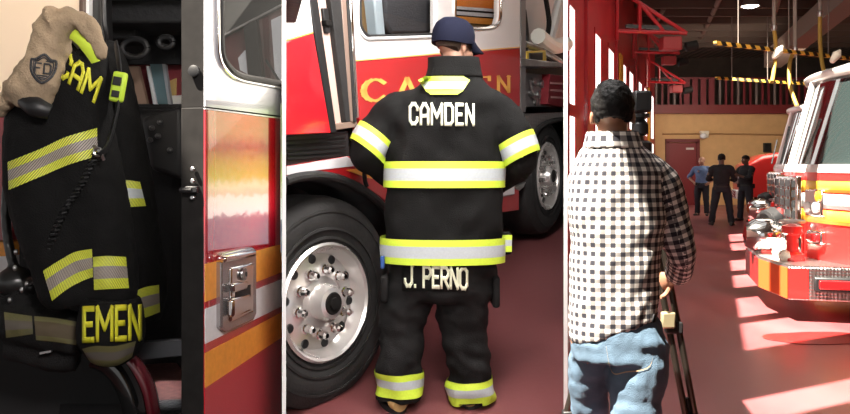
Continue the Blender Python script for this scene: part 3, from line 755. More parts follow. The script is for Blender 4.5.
    for f in (-1.7, -6.6):
        for s in (-1, 1):
            t = MB().lathe([(.30, -.15), (.47, -.15), (.51, -.11), (.515, 0), (.51, .11), (.47, .15), (.30, .15)], P(f, s*1.06, .515), l*s, 32, cap=False); to = obj('wheel', t, rubber, root)
            obj('rim', MB().lathe([(.29, -.1), (.30, .13), (.26, .10), (.12, .06), (.10, .14), (.02, .15)], P(f, s*1.06, .515), l*s, 24), chrome, to)
    hd = MB().tube([P(-.55, 1.22, 1.05), P(-.55, 1.25, 1.3)], .015, 6); obj('door_handle', hd, chrome, root)
    sm = MB()
    for f in (-.42, -1.62):
        sm.prism([P(f, 1.2, .6), P(f-.015, 1.2, .6), P(f-.015, 1.2, 1.39), P(f, 1.2, 1.39)], l*.004)
    obj('door_seam', sm, black, root)
    for o in list(root.children):
        if not o.name.startswith('wheel'):
            o.data.transform(Matrix.Translation((0, 0, -.155)))
            for ch in o.children: ch.data.transform(Matrix.Translation((0, 0, -.155)))
    root.scale = (1.12, 1.12, 1.12)
    return root
e1 = engine('fire_engine', 'nearest fire engine on the right with chrome grille and yellow white side stripes', (3.83*1.12, 7.63*1.12, 0), 0, group=None)
e2 = copy_tree(e1); e2.location = (6.30, 13.44, 0)
tag(e2, 'second fire engine behind the nearest one, mostly hidden by it', 'fire truck')
# the red vehicle behind the officers
def suv():
    o = A(739, 165, 23.5); o = V((o.x, o.y, 0)); fw = V((-.968, .25, 0)); l = V((-.25, -.968, 0)); P = lambda f, w, z: o+fw*f+l*w+V((0, 0, z))
    r = thing('utility_truck', 'red utility truck with rounded hood parked behind the officers by the tan wall', 'truck', o)
    prof = [(0, .55), (.06, .9), (-.02, 1.45), (-.5, 1.72), (-1.3, 1.84), (-1.5, 1.86), (-5, 1.86), (-5, .5)]
    b = MB(); rows = []
    for w, k in ((-1.05, .92), (-.95, 1), (0, 1.02), (.95, 1), (1.05, .92)): rows.append([P(f, w, .5+(z-.5)*k) for f, z in prof])
    b.loft(rows); obj('body', b, redtruck, r, bevel=.03)
    g = MB(); g.loft([[P(f, w, z) for f, z in ((-1.5, 1.84), (-2.1, 2.5), (-4.8, 2.5), (-4.9, 1.84))] for w in (-.9, .9)]); obj('cab_glass', g, glassd, r)
    obj('roof', MB().prism([P(-2.0, -.9, 2.48), P(-4.9, -.9, 2.48), P(-4.9, .9, 2.48), P(-2.0, .9, 2.48)], (0, 0, .08)), redtruck, r, bevel=.02)
    obj('bumper', MB().box(P(.1, 0, .62), (.22, 2.1, .26), Matrix.Rotation(-.2527, 3, 'Z')), whitelens, r, bevel=.03)
    obj('grille', MB().box(P(.05, 0, 1.1), (.08, 1.2, .4), Matrix.Rotation(-.2527, 3, 'Z')), black, r, bevel=.02)
    for s in (-1, 1):
        obj('headlight', MB().ell(P(.02, s*.78, 1.15), (.1, .16, .14)), whitelens, r)
        for f in (-1.0, -4.0):
            t = obj('wheel', MB().lathe([(.25, -.13), (.42, -.13), (.45, -.08), (.45, .08), (.42, .13), (.25, .13)], P(f, s*.95, .45), l*s, 28, cap=False), rubber, r)
            obj('rim', MB().lathe([(.26, 0), (.26, .12), (.1, .1), (.02, .14)], P(f, s*.95, .45), l*s, 20), steel, t)
    return r
suv()
# wet patch on the floor
pd = MB(); c = V((3.33, 6.68, .003)); pts = []
for j in range(40):
    q = 2*PI*j/40; rr = 1+.28*noise.noise(V((math.cos(q)*1.6, math.sin(q)*1.6, 4))); pts.append(c+V((math.cos(q)*.52*rr, math.sin(q)*.26*rr, 0)))
pd.prism(pts, (0, 0, .003))
solo('puddle', pd, mat('wet_floor', (.22, .016, .015), .3), 'dark red wet patch on the sunlit floor in front of the bumper', 'puddle')

# ------------------------------------------------------------------ the three officers
def on_floor(px, py): Y = H*F/(py-HY); return V(((px-CX)/F*Y, Y, 0))
def legs(sp, dy=0, bend=0): return dict(ankles=[(-sp, -dy, .09), (sp, dy, .09)], knees=[V((-(sp+.08)/2-.01, .02-dy*.5, .49)), V(((sp+.08)/2+.01, .02+dy*.5, .49))], toes=[V((-.25, 1, 0)), V((.25, 1, 0))])
pa = dict(elbows=[(-.34, -.06, 1.13), (.34, -.06, 1.13)], wrists=[(-.20, .06, .98), (.20, .06, .98)], palms=[(.6, -.6, 0), (-.6, -.6, 0)], sleeve=.15, head=-.3, **legs(.12))
pf = dict(elbows=[(-.27, .04, 1.10), (.27, .04, 1.10)], wrists=[(-.03, .22, 1.14), (.03, .24, 1.12)], palms=[(0, -1, .1), (0, -1, .1)], sleeve=.3, head=.2, **legs(.20))
pr = dict(elbows=[(-.26, .14, 1.14), (.27, .14, 1.14)], wrists=[(.02, .28, 1.22), (.02, .30, 1.20)], palms=[(0, -1, .1), (0, -1, .1)], sleeve=.3, head=.1, **legs(.19))
def vest(root, M):
    v = MB(); v.loft(smooth_rings([ring(0, 0, z, a, b) for z, a, b in ((1.0, .168, .125), (1.12, .166, .128), (1.26, .178, .138), (1.36, .15, .122))])); obj('vest', fuse(v, .014, 2).xf(M), uniform, root)
def badge(root, M): obj('badge', MB().box(M @ V((.07, .125, 1.30)), (.05, .05, .05)), steel, root)
figure('person', 'man in light blue shirt and dark trousers standing hands on hips, nearest the red door', on_floor(702, 215.5), PI-.55, 1.70, pa, skin, blueshirt, dtrouser, skin, 'officers talking at the end of the bay', badge, bald=True)
figure('person', 'man in black uniform seen from behind, middle of the three standing officers', on_floor(721.5, 225.5), -.35, 1.74, pf, skin3, uniform, dtrouser, hairm, 'officers talking at the end of the bay', vest)
figure('person', 'man in dark uniform with folded arms facing left, beside the red utility truck', on_floor(746, 221), PI/2+.35, 1.72, pr, skin3, uniform, dtrouser, hairm, 'officers talking at the end of the bay', vest)

# ------------------------------------------------------------------ the man in the checked shirt
YM = 3.03
def uvw(co, segs, torso_c):
    best = None
    for (p, q) in segs:
        d = q-p; t = max(0, min(1, (co-p).dot(d)/d.length_squared)); dist = (co-p.lerp(q, t)).length
        if best is None or dist < best[0]: best = (dist, p, q, t)
    return best
def checked_man():
    base = A(618, 165, YM); base = V((base.x, base.y, 0))
    P = lambda px, py, Y=YM: A(px, py, Y)
    hipL, hipR = P(592, 335, 3.05), P(640, 335, 3.05)
    kL, kR = P(590, 418, 3.2), P(637, 420, 3.03)
    aL, aR = V((kL.x-.0, 3.22, .09)), V((kR.x+.03, 3.0, .09))
    shR, elR, wrR = P(661, 180, 3.05), P(680, 258, 3.10), P(672, 279, 3.36)
    shL, elL, wrL = P(587, 180, 3.12), P(590, 255, 3.30), P(622, 250, 3.5)
    body = MB()
    hd = Matrix.Translation(P(612.5, 115, 3.05)) @ Matrix.Rotation(-.22, 4, 'Z') @ Matrix.Rotation(-.06, 4, 'X')
    body.add(head_mb(), hd)
    body.tube([P(612, 165, 3.05), P(612, 145, 3.05), P(612, 122, 3.05)], [.075, .058, .054], 16)
    body.loft(smooth_rings([ringpx(py, l, r, 3.06, b) for py, l, r, b in ((345, 575, 660, .10), (300, 576, 650, .09), (240, 577, 655, .095), (190, 580, 655, .09), (165, 595, 632, .06))]))
    body.tube([P(615, 180, 3.06), shR, elR, wrR], [.05, .05, .042, .028], 14); body.tube([P(605, 180, 3.08), shL, elL, wrL], [.05, .045, .04, .028], 14)
    for h, k, a in ((hipL, kL, aL), (hipR, kR, aR)): body.tube([h, k, a, a+V((.0, .11, -.04))], [.085, .055, .04, .035], 14)
    b = fuse(body, .008, 3)
    b.add(hand(wrR, V((-.35, .75, -.25)), V((-.8, -.3, -.2)), -1, .75)); b.add(hand(wrL, V((.5, .8, .15)), V((0, -.2, -1)), 1, .5))
    root = obj('person', b, skin2, loc=base); tag(root, 'man in black and white checked shirt and jeans seen from behind, holding a tripod', 'person')
    obj('hair', fuse(hair_mb(.014, -.050, .05, .003).xf(hd), .006, 2, lambda c, n: c+n*.006*noise.noise(c*70)), hairm, root)
    for s in (-1, 1): obj('eye', MB().ell((s*.031, .079, 0), (.011, .011, .009)).xf(hd), eyew, root)
    # shirt
    sh = MB()
    R = [(134, 590, 634, .065, 0), (146, 584, 643, .085, 0), (157, 576, 654, .10, 0), (170, 570.5, 664, .115, 0), (190, 569, 667, .125, 0), (220, 569, 664, .13, 0), (260, 569, 660, .13, .0), (300, 569, 657, .13, .15), (328, 568.5, 657, .135, .32)]
    sh.loft(smooth_rings([ringpx(py, l, r, 3.06, b_, tilt=t) for py, l, r, b_, t in R]))
    sleeve = [(P(640, 166, 3.06), .07), (P(660, 182, 3.05), .075), (P(671, 222, 3.07), .068), (P(681, 256, 3.10), .060), (P(676, 275, 3.26), .047)]
    sh.tube([p for p, _ in sleeve], [r for _, r in sleeve], 18, k=6)
    sl = [(P(598, 168, 3.1), .06), (P(588, 184, 3.12), .058), (P(589, 230, 3.24), .055), (P(592, 255, 3.31), .05), (P(618, 250, 3.48), .042)]
    sh.tube([p for p, _ in sl], [r for _, r in sl], 18, k=6)
    def wr(c, n):
        a = 1 if c.x > P(655, 0).x else .8
        v = noise.noise(V((c.x*9+c.z*5, c.y*6, c.z*7-c.x*6)))+.6*noise.noise(V((c.x*20-c.z*9, c.y*10, c.z*12+3)))
        return c+n*.012*a*v
    s = fuse(sh, .009, 3, wr)
    segs = [(sleeve[1][0], sleeve[3][0]), (sleeve[3][0], sleeve[4][0])]; segl = [(sl[1][0], sl[3][0]), (sl[3][0], sl[4][0])]
    tc = P(617, 240, 3.06)
    for fi, f in enumerate(s.f):
        cc = sum((s.v[i] for i in f), V())/len(f); arm = None
        for sg, side in ((segs, 1), (segl, -1)):
            bst = uvw(cc, sg, tc)
            if bst[0] < .085 and (cc.x-P(657, 0).x)*side > 0 if side == 1 else (bst[0] < .07 and cc.y > 3.2): arm = bst, sg
        if arm:
            (dist, p, q, t), sg = arm; ax = (q-p).normalized(); a = ax.cross(V((0, 1, .2))).normalized(); b2 = ax.cross(a); u0 = []
            for i in f:
                d = s.v[i]-p; ang = math.atan2(d.dot(a), -d.dot(b2)); u0.append([ang*.06, d.dot(ax)+(0 if p == sg[0][0] else (sg[0][1]-sg[0][0]).length)])
        else:
            u0 = []
            for i in f:
                d = s.v[i]-tc; ang = math.atan2(d.x/.185, -d.y/.13); u0.append([ang*.17, d.z])
        ub = u0[0][0]; per = .06*2*PI if arm else .17*2*PI
        for q_ in u0:
            if q_[0]-ub > per/2: q_[0] -= per
            if q_[0]-ub < -per/2: q_[0] += per
        s.uv[fi] = u0
    so_ = obj('shirt', s, ging, root)
    co = MB()
    rg = [ringpx(py, l, r, 3.055, b_) for py, l, r, b_ in ((148, 584, 642, .086), (138, 586, 639, .076), (132, 588, 637, .070))]
    co.grid([[p for p in r]+[r[0]] for r in smooth_rings(rg)], uvf=lambda a, b_: (b_*.017, a*.009)); obj('collar', co, ging, so_, solid=.006)
    # jeans
    j = MB(); j.loft(smooth_rings([ringpx(py, l, r, 3.06, b_) for py, l, r, b_ in ((312, 574, 655, .115), (326, 571, 661, .125), (342, 570, 666, .135), (358, 571, 667, .13))]))
    j.tube([P(593, 345, 3.08), P(589, 375, 3.13), kL, V((kL.x, 3.22, .3)), aL], [.088, .082, .070, .062, .068], 20); j.tube([P(640, 340, 3.06), P(637, 375, 3.04), kR, V((kR.x+.02, 3.0, .3)), aR], [.112, .112, .092, .078, .075], 20)
    jo = obj('jeans', fuse(j, .009, 2, lambda c, n: c+n*.008*(noise.noise(V((c.x*5, c.y*5, c.z*22)))+.5*noise.noise(c*30))), denim, root)
    jb = BVHTree.FromPolygons([v.co+base for v in jo.data.vertices], [tuple(p.vertices) for p in jo.data.polygons])
    def strip(pts, wpx, mname, col, off=.003):
        mb = MB(); pp, _ = catmull([V((*p, 0)) for p in pts], 6); g = [[], []]
        for p in pp:
            for k, dy in ((0, -wpx/2), (1, wpx/2)):
                h = cast(jb, p.x, p.y+dy, off)
                g[k].append(h or A(p.x, p.y+dy, 2.93))
        mb.grid(g); return mb
    obj('belt', strip([(600, 331), (625, 324), (655, 318)], 8, 'belt', None), black, jo, solid=.004)
    obj('pocket_stitching', strip([(606, 346), (612, 372), (626, 372), (650, 366), (653, 338)], 1.2, 'st', None), mat('stitch_tan', (.42, .30, .18), .8), jo)
    for a in (aL, aR):
        s_ = MB(); rg = []
        for f, hw, hh in ((-.08, .028, .03), (-.06, .038, .05), (0, .042, .06), (.08, .045, .038), (.16, .044, .028), (.195, .03, .02)):
            c = V((a.x, a.y+f, 0)); rg.append([c+V((hw*math.cos(q), 0, hh+hh*math.sin(q))) for q in [2*PI*i/14 for i in range(14)]])
        s_.loft(rg); s_.tube([a+V((0, 0, -.04)), a+V((0, 0, .05))], .052, 12); obj('shoe', s_, black, root)
checked_man()
# ------------------------------------------------------------------ tripod
def tripod():
    YT = 3.42; ap = A(640, 150, YT); r = thing('tripod', 'black metal camera tripod gripped by the man in the checked shirt', 'tripod', (ap.x, ap.y, 0))
    tm = mat('tripod_metal', (.10, .085, .07), .3, metal=.9)
    feet = [A(690, 414, 3.42), A(571, 414, 3.46)]; F_ = []
    for p in feet:
        d = (p-ap); t = -ap.z/d.z; F_.append(ap+d*t)
    F_.append(V((ap.x+.1, ap.y+.62, 0)))
    for f in F_:
        d = (f-ap); s = d.cross(V((0, 1, 0))).normalized()*.020
        if f is F_[2]: s = d.cross(V((1, 0, 0))).normalized()*.014
        m1 = ap.lerp(f, .76)
        lg = MB()
        for q in (-1, 1): lg.tube([ap+s*q, m1+s*q], .014, 10, smooth=False)
        lo = obj('leg', lg, tm, r)
        obj('lower_tube', MB().tube([ap.lerp(f, .7), f+V((0, 0, .02))], .0095, 10, smooth=False), darkgrey, lo)
        for t_ in (.50, .76): obj('clamp', MB().box(ap.lerp(f, t_), (.070, .045, .05)), black, lo, bevel=.006)
        obj('foot', MB().ell(f+V((0, 0, .015)), (.02, .02, .015)), rubber, lo)
    obj('spider', MB().lathe([(.03, -.04), (.05, -.03), (.05, .03), (.035, .04)], ap, (0, 0, 1), 18), black, r)
    obj('centre_column', MB().tube([ap+V((0, 0, -.35)), ap+V((0, 0, .1))], .014, 12, smooth=False), tm, r)
    h = obj('pan_head', MB().lathe([(.02, 0), (.035, .01), (.035, .05), (.02, .07), (.04, .08), (.04, .095)], ap+V((0, 0, .06)), (0, 0, 1), 18), black, r)
    e = A(668, 290, 3.45); obj('pan_handle', MB().tube([ap+V((0, 0, .1)), A(655, 230, 3.44), e], .009, 8), black, r)
    obj('brace', MB().box(A(668, 320, 3.40), (.06, .03, .07)), mat('brace_brass', (.42, .36, .22), .4, metal=.6), r, bevel=.008)
    return ap
ap = tripod()
c = thing('video_camera', 'video camera standing on the tripod in front of the man', 'camera', ap+V((0, 0, .155)))
obj('camera_body', MB().box(ap+V((0, .03, .205)), (.075, .17, .09)), black, c, bevel=.01)
obj('lens', MB().lathe([(.035, 0), (.038, .02), (.038, .09), (.03, .1)], ap+V((0, .11, .205)), (0, 1, 0), 20), darkgrey, c)
# ------------------------------------------------------------------ middle bay: sloping floor, truck side, firefighter
def RZ2(Y): return -.379+.1725*Y
rp = MB()
def rq(k, Y, z=None): return V((k*Y, Y, RZ2(Y) if z is None else z))
kl, kr = (285-CX)/F, (565.6-CX)/F
rp.loft([[rq(kl, 2.2, 0), rq(kr, 2.2, 0), rq(kr, 8.8, 0), rq(kl, 8.8, 0)], [rq(kl, 2.2, .0005), rq(kr, 2.2, .0005), rq(kr, 8.8), rq(kl, 8.8)]])
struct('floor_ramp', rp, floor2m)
struct('wall_back_middle', MB().prism([V((kl*8.9, 8.9, 0)), V((kr*8.9, 8.9, 0)), V((kr*8.9, 8.9, 3.4)), V((kl*8.9, 8.9, 3.4))], (0, .1, 0)), darkwall)

T2 = Pl(-.4873, 3.82, 1.56, 3.0); N2 = T2.n; D2 = T2.d
def truck_side():
    o = T2.at(430, 200); o = V((o.x, o.y, RZ2(o.y)))
    r = thing('ladder_truck', 'red and white fire truck side with gold lettering and big chrome wheel behind the firefighter', 'fire truck', o)
    def panel(name, px, m, off=0, th=.05, parent=r, bevel=.004, label=None):
        return obj(name, MB().prism([T2.at(x, y, off) for x, y in px], -N2*th), m, parent, bevel=bevel, label=label)
    # core of the cab
        # openings for the two windows stay free: build the core from blocks
    core = MB(); core.prism([T2.at(287, 165, -.2), T2.at(520, 118, -.2), T2.at(520, -30, -.2), T2.at(287, -60, -.2)], -N2*1.9); obj('cab_core', core, blackm, r)
    panel('chassis', [(287, 140), (566, 100), (566, 190), (470, 250), (380, 330), (287, 395)], blackm, -.38, .3)
    # open door at the left
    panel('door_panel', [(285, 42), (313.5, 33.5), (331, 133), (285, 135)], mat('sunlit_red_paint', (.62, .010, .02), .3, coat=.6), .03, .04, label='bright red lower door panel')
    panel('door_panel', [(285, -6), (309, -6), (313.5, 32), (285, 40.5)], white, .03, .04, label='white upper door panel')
    panel('door_edge', [(309, -6), (317, -6), (337, 133), (331, 133)], black, .025, .04)
    panel('trim_line', [(285, 40.5), (313.5, 32), (313.5, 33.5), (285, 42)], gold, .033, .01)
    jm = mat('pink_white_jamb', (.60, .43, .37), .45)
    j = panel('door_jamb', [(317, -6), (330, -6), (348, 122), (336, 126)], jm, -.03, .05)
    panel('latch', [(323, 8), (328, 8), (331, 33), (326, 33)], black, -.015, .03, j)
    panel('latch', [(326, 20), (331, 20), (332, 26), (327, 26)], darkgrey, .0, .03, j)
    panel('door_seal', [(330, -6), (341, -6), (349, 40), (351, 122), (346, 122)], rubber, .0, .05)
    panel('door_seal', [(347, -6), (349.5, -6), (357, 122), (354.5, 122)], rubber, .012, .03)
    panel('jamb_trim', [(341, -6), (347, -6), (354.5, 122), (351, 122)], mat('brown_trim', (.22, .15, .12), .5), .004, .05)
    hg = panel('hinge', [(350, -6), (352.5, -6), (359.5, 118), (357, 118)], chrome, .014, .03)
    panel('sill', [(331, 124), (357, 121), (358, 127), (331, 131)], mat('sill_brown', (.25, .17, .13), .5), .0, .1)
    # cab wall: white above, red below
    pinkw = mat('shaded_white_paint', (.66, .58, .55), .35, coat=.5)
    lowb = lambda x: 62.5-(x-345)*.0829
    wy = mat('truck_white_paint', (.80, .76, .74), .3, coat=.6)
    panel('white_panel', [(349, -6), (358, -6), (358, 22), (361, 32), (368, 38.5), (437, 36), (437, lowb(437)), (356, lowb(356)), (355, 48)], wy)
    panel('white_panel', [(437, -6), (455, -6), (455, 22), (457, 29), (492, 27.5), (498, 24), (500, 16), (500, -6), (520, -6), (520, lowb(520)), (437, lowb(437))], wy)
    panel('gold_line', [(356, lowb(356)-1.6), (520, lowb(520)-1.4), (520, lowb(520)-.4), (356, lowb(356)-.5)], gold, .003, .006, bevel=0)
    panel('red_panel', [(355.5, lowb(355)), (520, lowb(520)), (520, 106), (500, 116), (440, 140), (362, 150)], red)
    # windows
    w1 = panel('cab_window', [(358, -6), (437, -6), (437, 36), (368, 38.5), (361, 32), (358, 22)], glass, -.02, .006, bevel=0)
    rim = MB().tube([T2.at(x, y, .004) for x, y in ((357.5, -6), (357.5, 20), (359.5, 30), (366, 38), (375, 38.6), (405, 37.6), (436, 36.5))], .010, 8, k=4); obj('window_rim', rim, whitelens, w1)
    rim = MB().tube([T2.at(x, y, -.004) for x, y in ((360, -6), (360, 20), (362, 29), (368, 35.5), (375, 36.3), (405, 35.3), (436, 34))], .010, 8, k=4); obj('window_seal', rim, rubber, w1)
    panel('seat', [(386, -6), (432, -6), (432, 34), (392, 34), (386, 22)], mat('seat_grey', (.045, .045, .05), .9, bump=(90, .5)), -.10, .09, bevel=.02)
    panel('inner_pillar', [(374, -6), (382, -6), (386, 38), (378, 38)], mat('pale_blue_trim', (.42, .50, .55), .3), -.08, .08, bevel=.01)
    panel('inner_pillar', [(360, -6), (364, -6), (369, 38), (364, 38)], mat('brown_inner', (.16, .10, .04), .5), -.08, .08, bevel=.01)
    w2 = panel('cab_window', [(455, -6), (500, -6), (500, 16), (498, 24), (492, 27.5), (457, 29), (455, 22)], glass, -.02, .006, bevel=0)
    rim = MB().tube([T2.at(x, y, .003) for x, y in ((455, -6), (455, 20), (458, 28.5), (470, 28.8), (490, 27.8), (498, 24), (500.5, 15), (500.5, -6))], .012, 8, k=4); obj('window_rim', rim, chrome, w2)
    cp = panel('glass_reflection', [(455, -20), (502, -22), (502, 30), (455, 32)], darkgrey, -.12, .05)  # added panel standing in for the reflection in the glass
    for (y0, y1, m) in ((-6, 8, mat('reflected_orange', (.75, .22, .03), .4)), (8, 11, silverw), (13, 16.5, silverw), (18, 24, orange), (25, 29, mat('brown_inner', (.16, .10, .04), .5))):  # striped truck reflected in the window, put in as coloured bands
        panel('stripe', [(455, y0-2), (502, y0+1.5), (502, y1+1.5), (455, y1-2)], m, -.115, .004, cp, bevel=0)
    # lettering
    a, b = T2.at(363, 101.5, .004), T2.at(510, 91.5, .004); hh = .112
    dv = b-a
    def put(u, v, L=[1]): p = a+dv*(u/L[0])+V((0, 0, v*hh)); return p
    _, tot = write('CAMDEN', lambda u, v: V((u, v, 0)), serif=True, gap=.42)
    u0 = 0
    for ch in 'CAMDEN':
        mb, _ = write(ch, lambda u, v: put(u0+u, v, [tot]), thick=.20, serif=True)
        obj('gold_letter', mb, gold, r); u0 += GS[ch][0]+.42
    # step grille and fender
    g = panel('step_grille', [(287, 136), (348, 131), (350, 156), (287, 166)], black, -.03, .1)
    for k in range(5):
        y = 139+k*4.6; panel('slat', [(288, y+1), (346, y-3), (346, y-1.2), (288, y+2.8)], darkgrey, -.022, .02, g, bevel=0)
    fd = panel('fender', [(287, 166), (348, 156), (392, 166), (392, 206), (378, 195), (360, 183), (340, 175), (315, 171), (287, 176)], red, 0, .05)
    panel('stripe', [(287, 166.5), (347, 156.5), (360, 165.5), (318, 170), (287, 175)], mat('fender_silver', (.60, .58, .60), .4), .004, .006, fd, bevel=0)
    panel('stripe', [(346, 170), (388, 165.5), (391, 181.5), (368, 178)], orange, .004, .006, fd, bevel=0)
    arch = MB().tube([T2.at(x, y, .02) for x, y in ((285, 181), (300, 177), (320, 175.5), (340, 179), (358, 187), (374, 198), (388, 214), (398, 235))], .022, 10, k=5); obj('wheel_arch', arch, rubber, r)
    inner = MB(); pa_ = [T2.at(x, y, .0) for x, y in ((285, 184), (300, 180), (320, 178), (340, 182), (358, 190), (374, 201), (388, 217), (398, 240))]
    inner.grid([pa_, [p-N2*.35 for p in pa_]]); obj('wheel_well', inner, blackm, r, solid=.01)
    mk = MB().tube([T2.at(x, y, .035) for x, y in ((364, 164), (365, 180), (367, 186))], .012, 8); obj('fender_bracket', mk, black, r)
    # wheels
    def wheel(px, py, rot, R=.52, name='wheel'):
        c = T2.at(px, py, -.04); ax = (Matrix.Rotation(rot, 3, 'Z') @ N2).normalized()
        t = MB().lathe([(.285, -.30), (.40, -.31), (.48, -.28), (R, -.22), (R, -.06), (R-.012, -.015), (R-.06, .022), (R-.13, .03), (.30, .012), (.287, .0)], c, ax, 56, cap=False); w = obj(name, t, rubber, r)
        gr = MB()
        for rr, h in ((R-.075, .026), (R-.16, .029), (.315, .020)): gr.lathe([(rr-.006, h-.004), (rr-.006, h+.005), (rr+.006, h+.003), (rr+.006, h-.006), (rr-.006, h-.004)], c, ax, 48, cap=False)
        obj('sidewall_rib', gr, rubber, w)
        rim = MB().lathe([(.287, -.02), (.292, .02), (.280, .032), (.268, .020), (.255, -.02), (.235, -.045), (.20, -.038), (.135, -.02), (.125, -.012), (.09, -.012), (.088, .03), (.075, .06), (.055, .066)], c, ax, 56, cap=False); ro = obj('rim', rim, mat('polished_aluminium', (.80, .77, .75), .27, metal=.7), w, smooth=25)
        e1 = V((0, 0, 1)); e2 = ax.cross(e1).normalized(); e1 = e2.cross(ax)
        for k in range(10):
            q = 2*PI*k/10+.2; d = e1*math.cos(q)+e2*math.sin(q)
            obj('hand_hole', MB().lathe([(.002, 0), (.021, .002), (.024, -.004)], c+d*.213-ax*.036, ax, 14), black, ro)
            q += .31; d = e1*math.cos(q)+e2*math.sin(q)
            obj('lug_nut', MB().lathe([(.026, -.01), (.026, .014), (.020, .018), (.020, .055), (.012, .065)], c+d*.158-ax*.022, ax, 8), chrome, ro)
        obj('hub_cap', MB().lathe([(.056, .062), (.05, .072), (.03, .07), (.028, .08), (.005, .082)], c, ax, 24), darkgrey, ro)
        return w
    wheel(324, 302, -.20)
    wheel(546, 176, -.0, .50)
    # behind the cab: pump panel
    lg = mat('pale_grey_panel', (.50, .47, .45), .45); mg = mat('mid_grey_panel', (.20, .19, .19), .4, metal=.3)
    panel('pump_panel', [(521, -8), (566, -8), (566, 52), (521, 52)], lg, -.25, .3)
    panel('panel_frame', [(521, -8), (526, -8), (526, 112), (521, 112)], mg, -.02, .2)
    panel('step_shelf', [(521, 58), (562, 63), (562, 67), (521, 66)], steel, .0, .35)
    pb = panel('valve_panel', [(521, 72), (566, 78), (566, 108), (521, 106)], mg, -.12, .3)
    for x, y in ((533, 82), (541, 84), (530, 93), (538, 95), (546, 93), (535, 102)):
        p = T2.at(x, y, -.115); obj('gauge', MB().lathe([(.035, 0), (.035, .015), (.028, .017)], p, N2, 16), steel, pb)
    obj('valve_handle', MB().tube([T2.at(x, y, -.08) for x, y in ((530, 80), (533, 96), (537, 97))], .012, 8), steel, pb)
    rb = panel('red_tool_box', [(550, 74), (566, 76), (566, 108), (548, 104)], mat('tool_box_red', (.22, .012, .02), .4), -.05, .2)
    for y in (82, 89, 96): panel('box_rib', [(551, y), (565, y+1), (565, y+3), (551, y+2)], mat('rib_pink', (.5, .25, .25), .5), -.045, .02, rb, bevel=0)
    bx = panel('portable_lamp', [(527, 51), (546, 50), (547, 62), (527, 63)], mat('lamp_yellow', (.55, .38, .04), .5), -.02, .14, bevel=.01)
    panel('lamp_face', [(530, 53), (543, 52.5), (543, 60), (530, 60.5)], black, -.01, .02, bx)
    for pts, rr, m in ((((524, 44), (540, 50), (560, 62)), .03, steel), (((562, -6), (554, 25), (548, 48)), .05, mat('pale_pipe', (.62, .60, .57), .35, metal=.3)), (((545, -6), (549, 22), (546, 40)), .022, darkgrey), (((538, 36), (552, 46), (566, 44)), .07, mat('white_hose', (.75, .73, .66), .7)), (((524, 10), (527, 40), (524, 55)), .02, black)):
        obj('pipe', MB().tube([T2.at(x, y, -.08) for x, y in pts], rr, 10), m, r)
    rf = panel('rear_fender', [(508, 120), (524, 116), (545, 113), (566, 112), (566, 120), (550, 122), (538, 130), (528, 150), (512, 160)], plate, -.01, .25)
    ar = MB().tube([T2.at(x, y, .0) for x, y in ((527, 152), (532, 138), (540, 127), (552, 121), (566, 119))], .022, 8); obj('wheel_arch', ar, rubber, r)
    panel('mud_guard', [(498, 186), (519, 190), (519, 210), (498, 213)], red, -.02, .12)
    ml = panel('marker_light', [(503, 181), (515, 182), (515, 195), (501, 197)], whitelens, .0, .05, bevel=.01)
    panel('bracket', [(516, 187), (526, 182), (524, 187), (517, 193)], steel, -.03, .05)
truck_side()

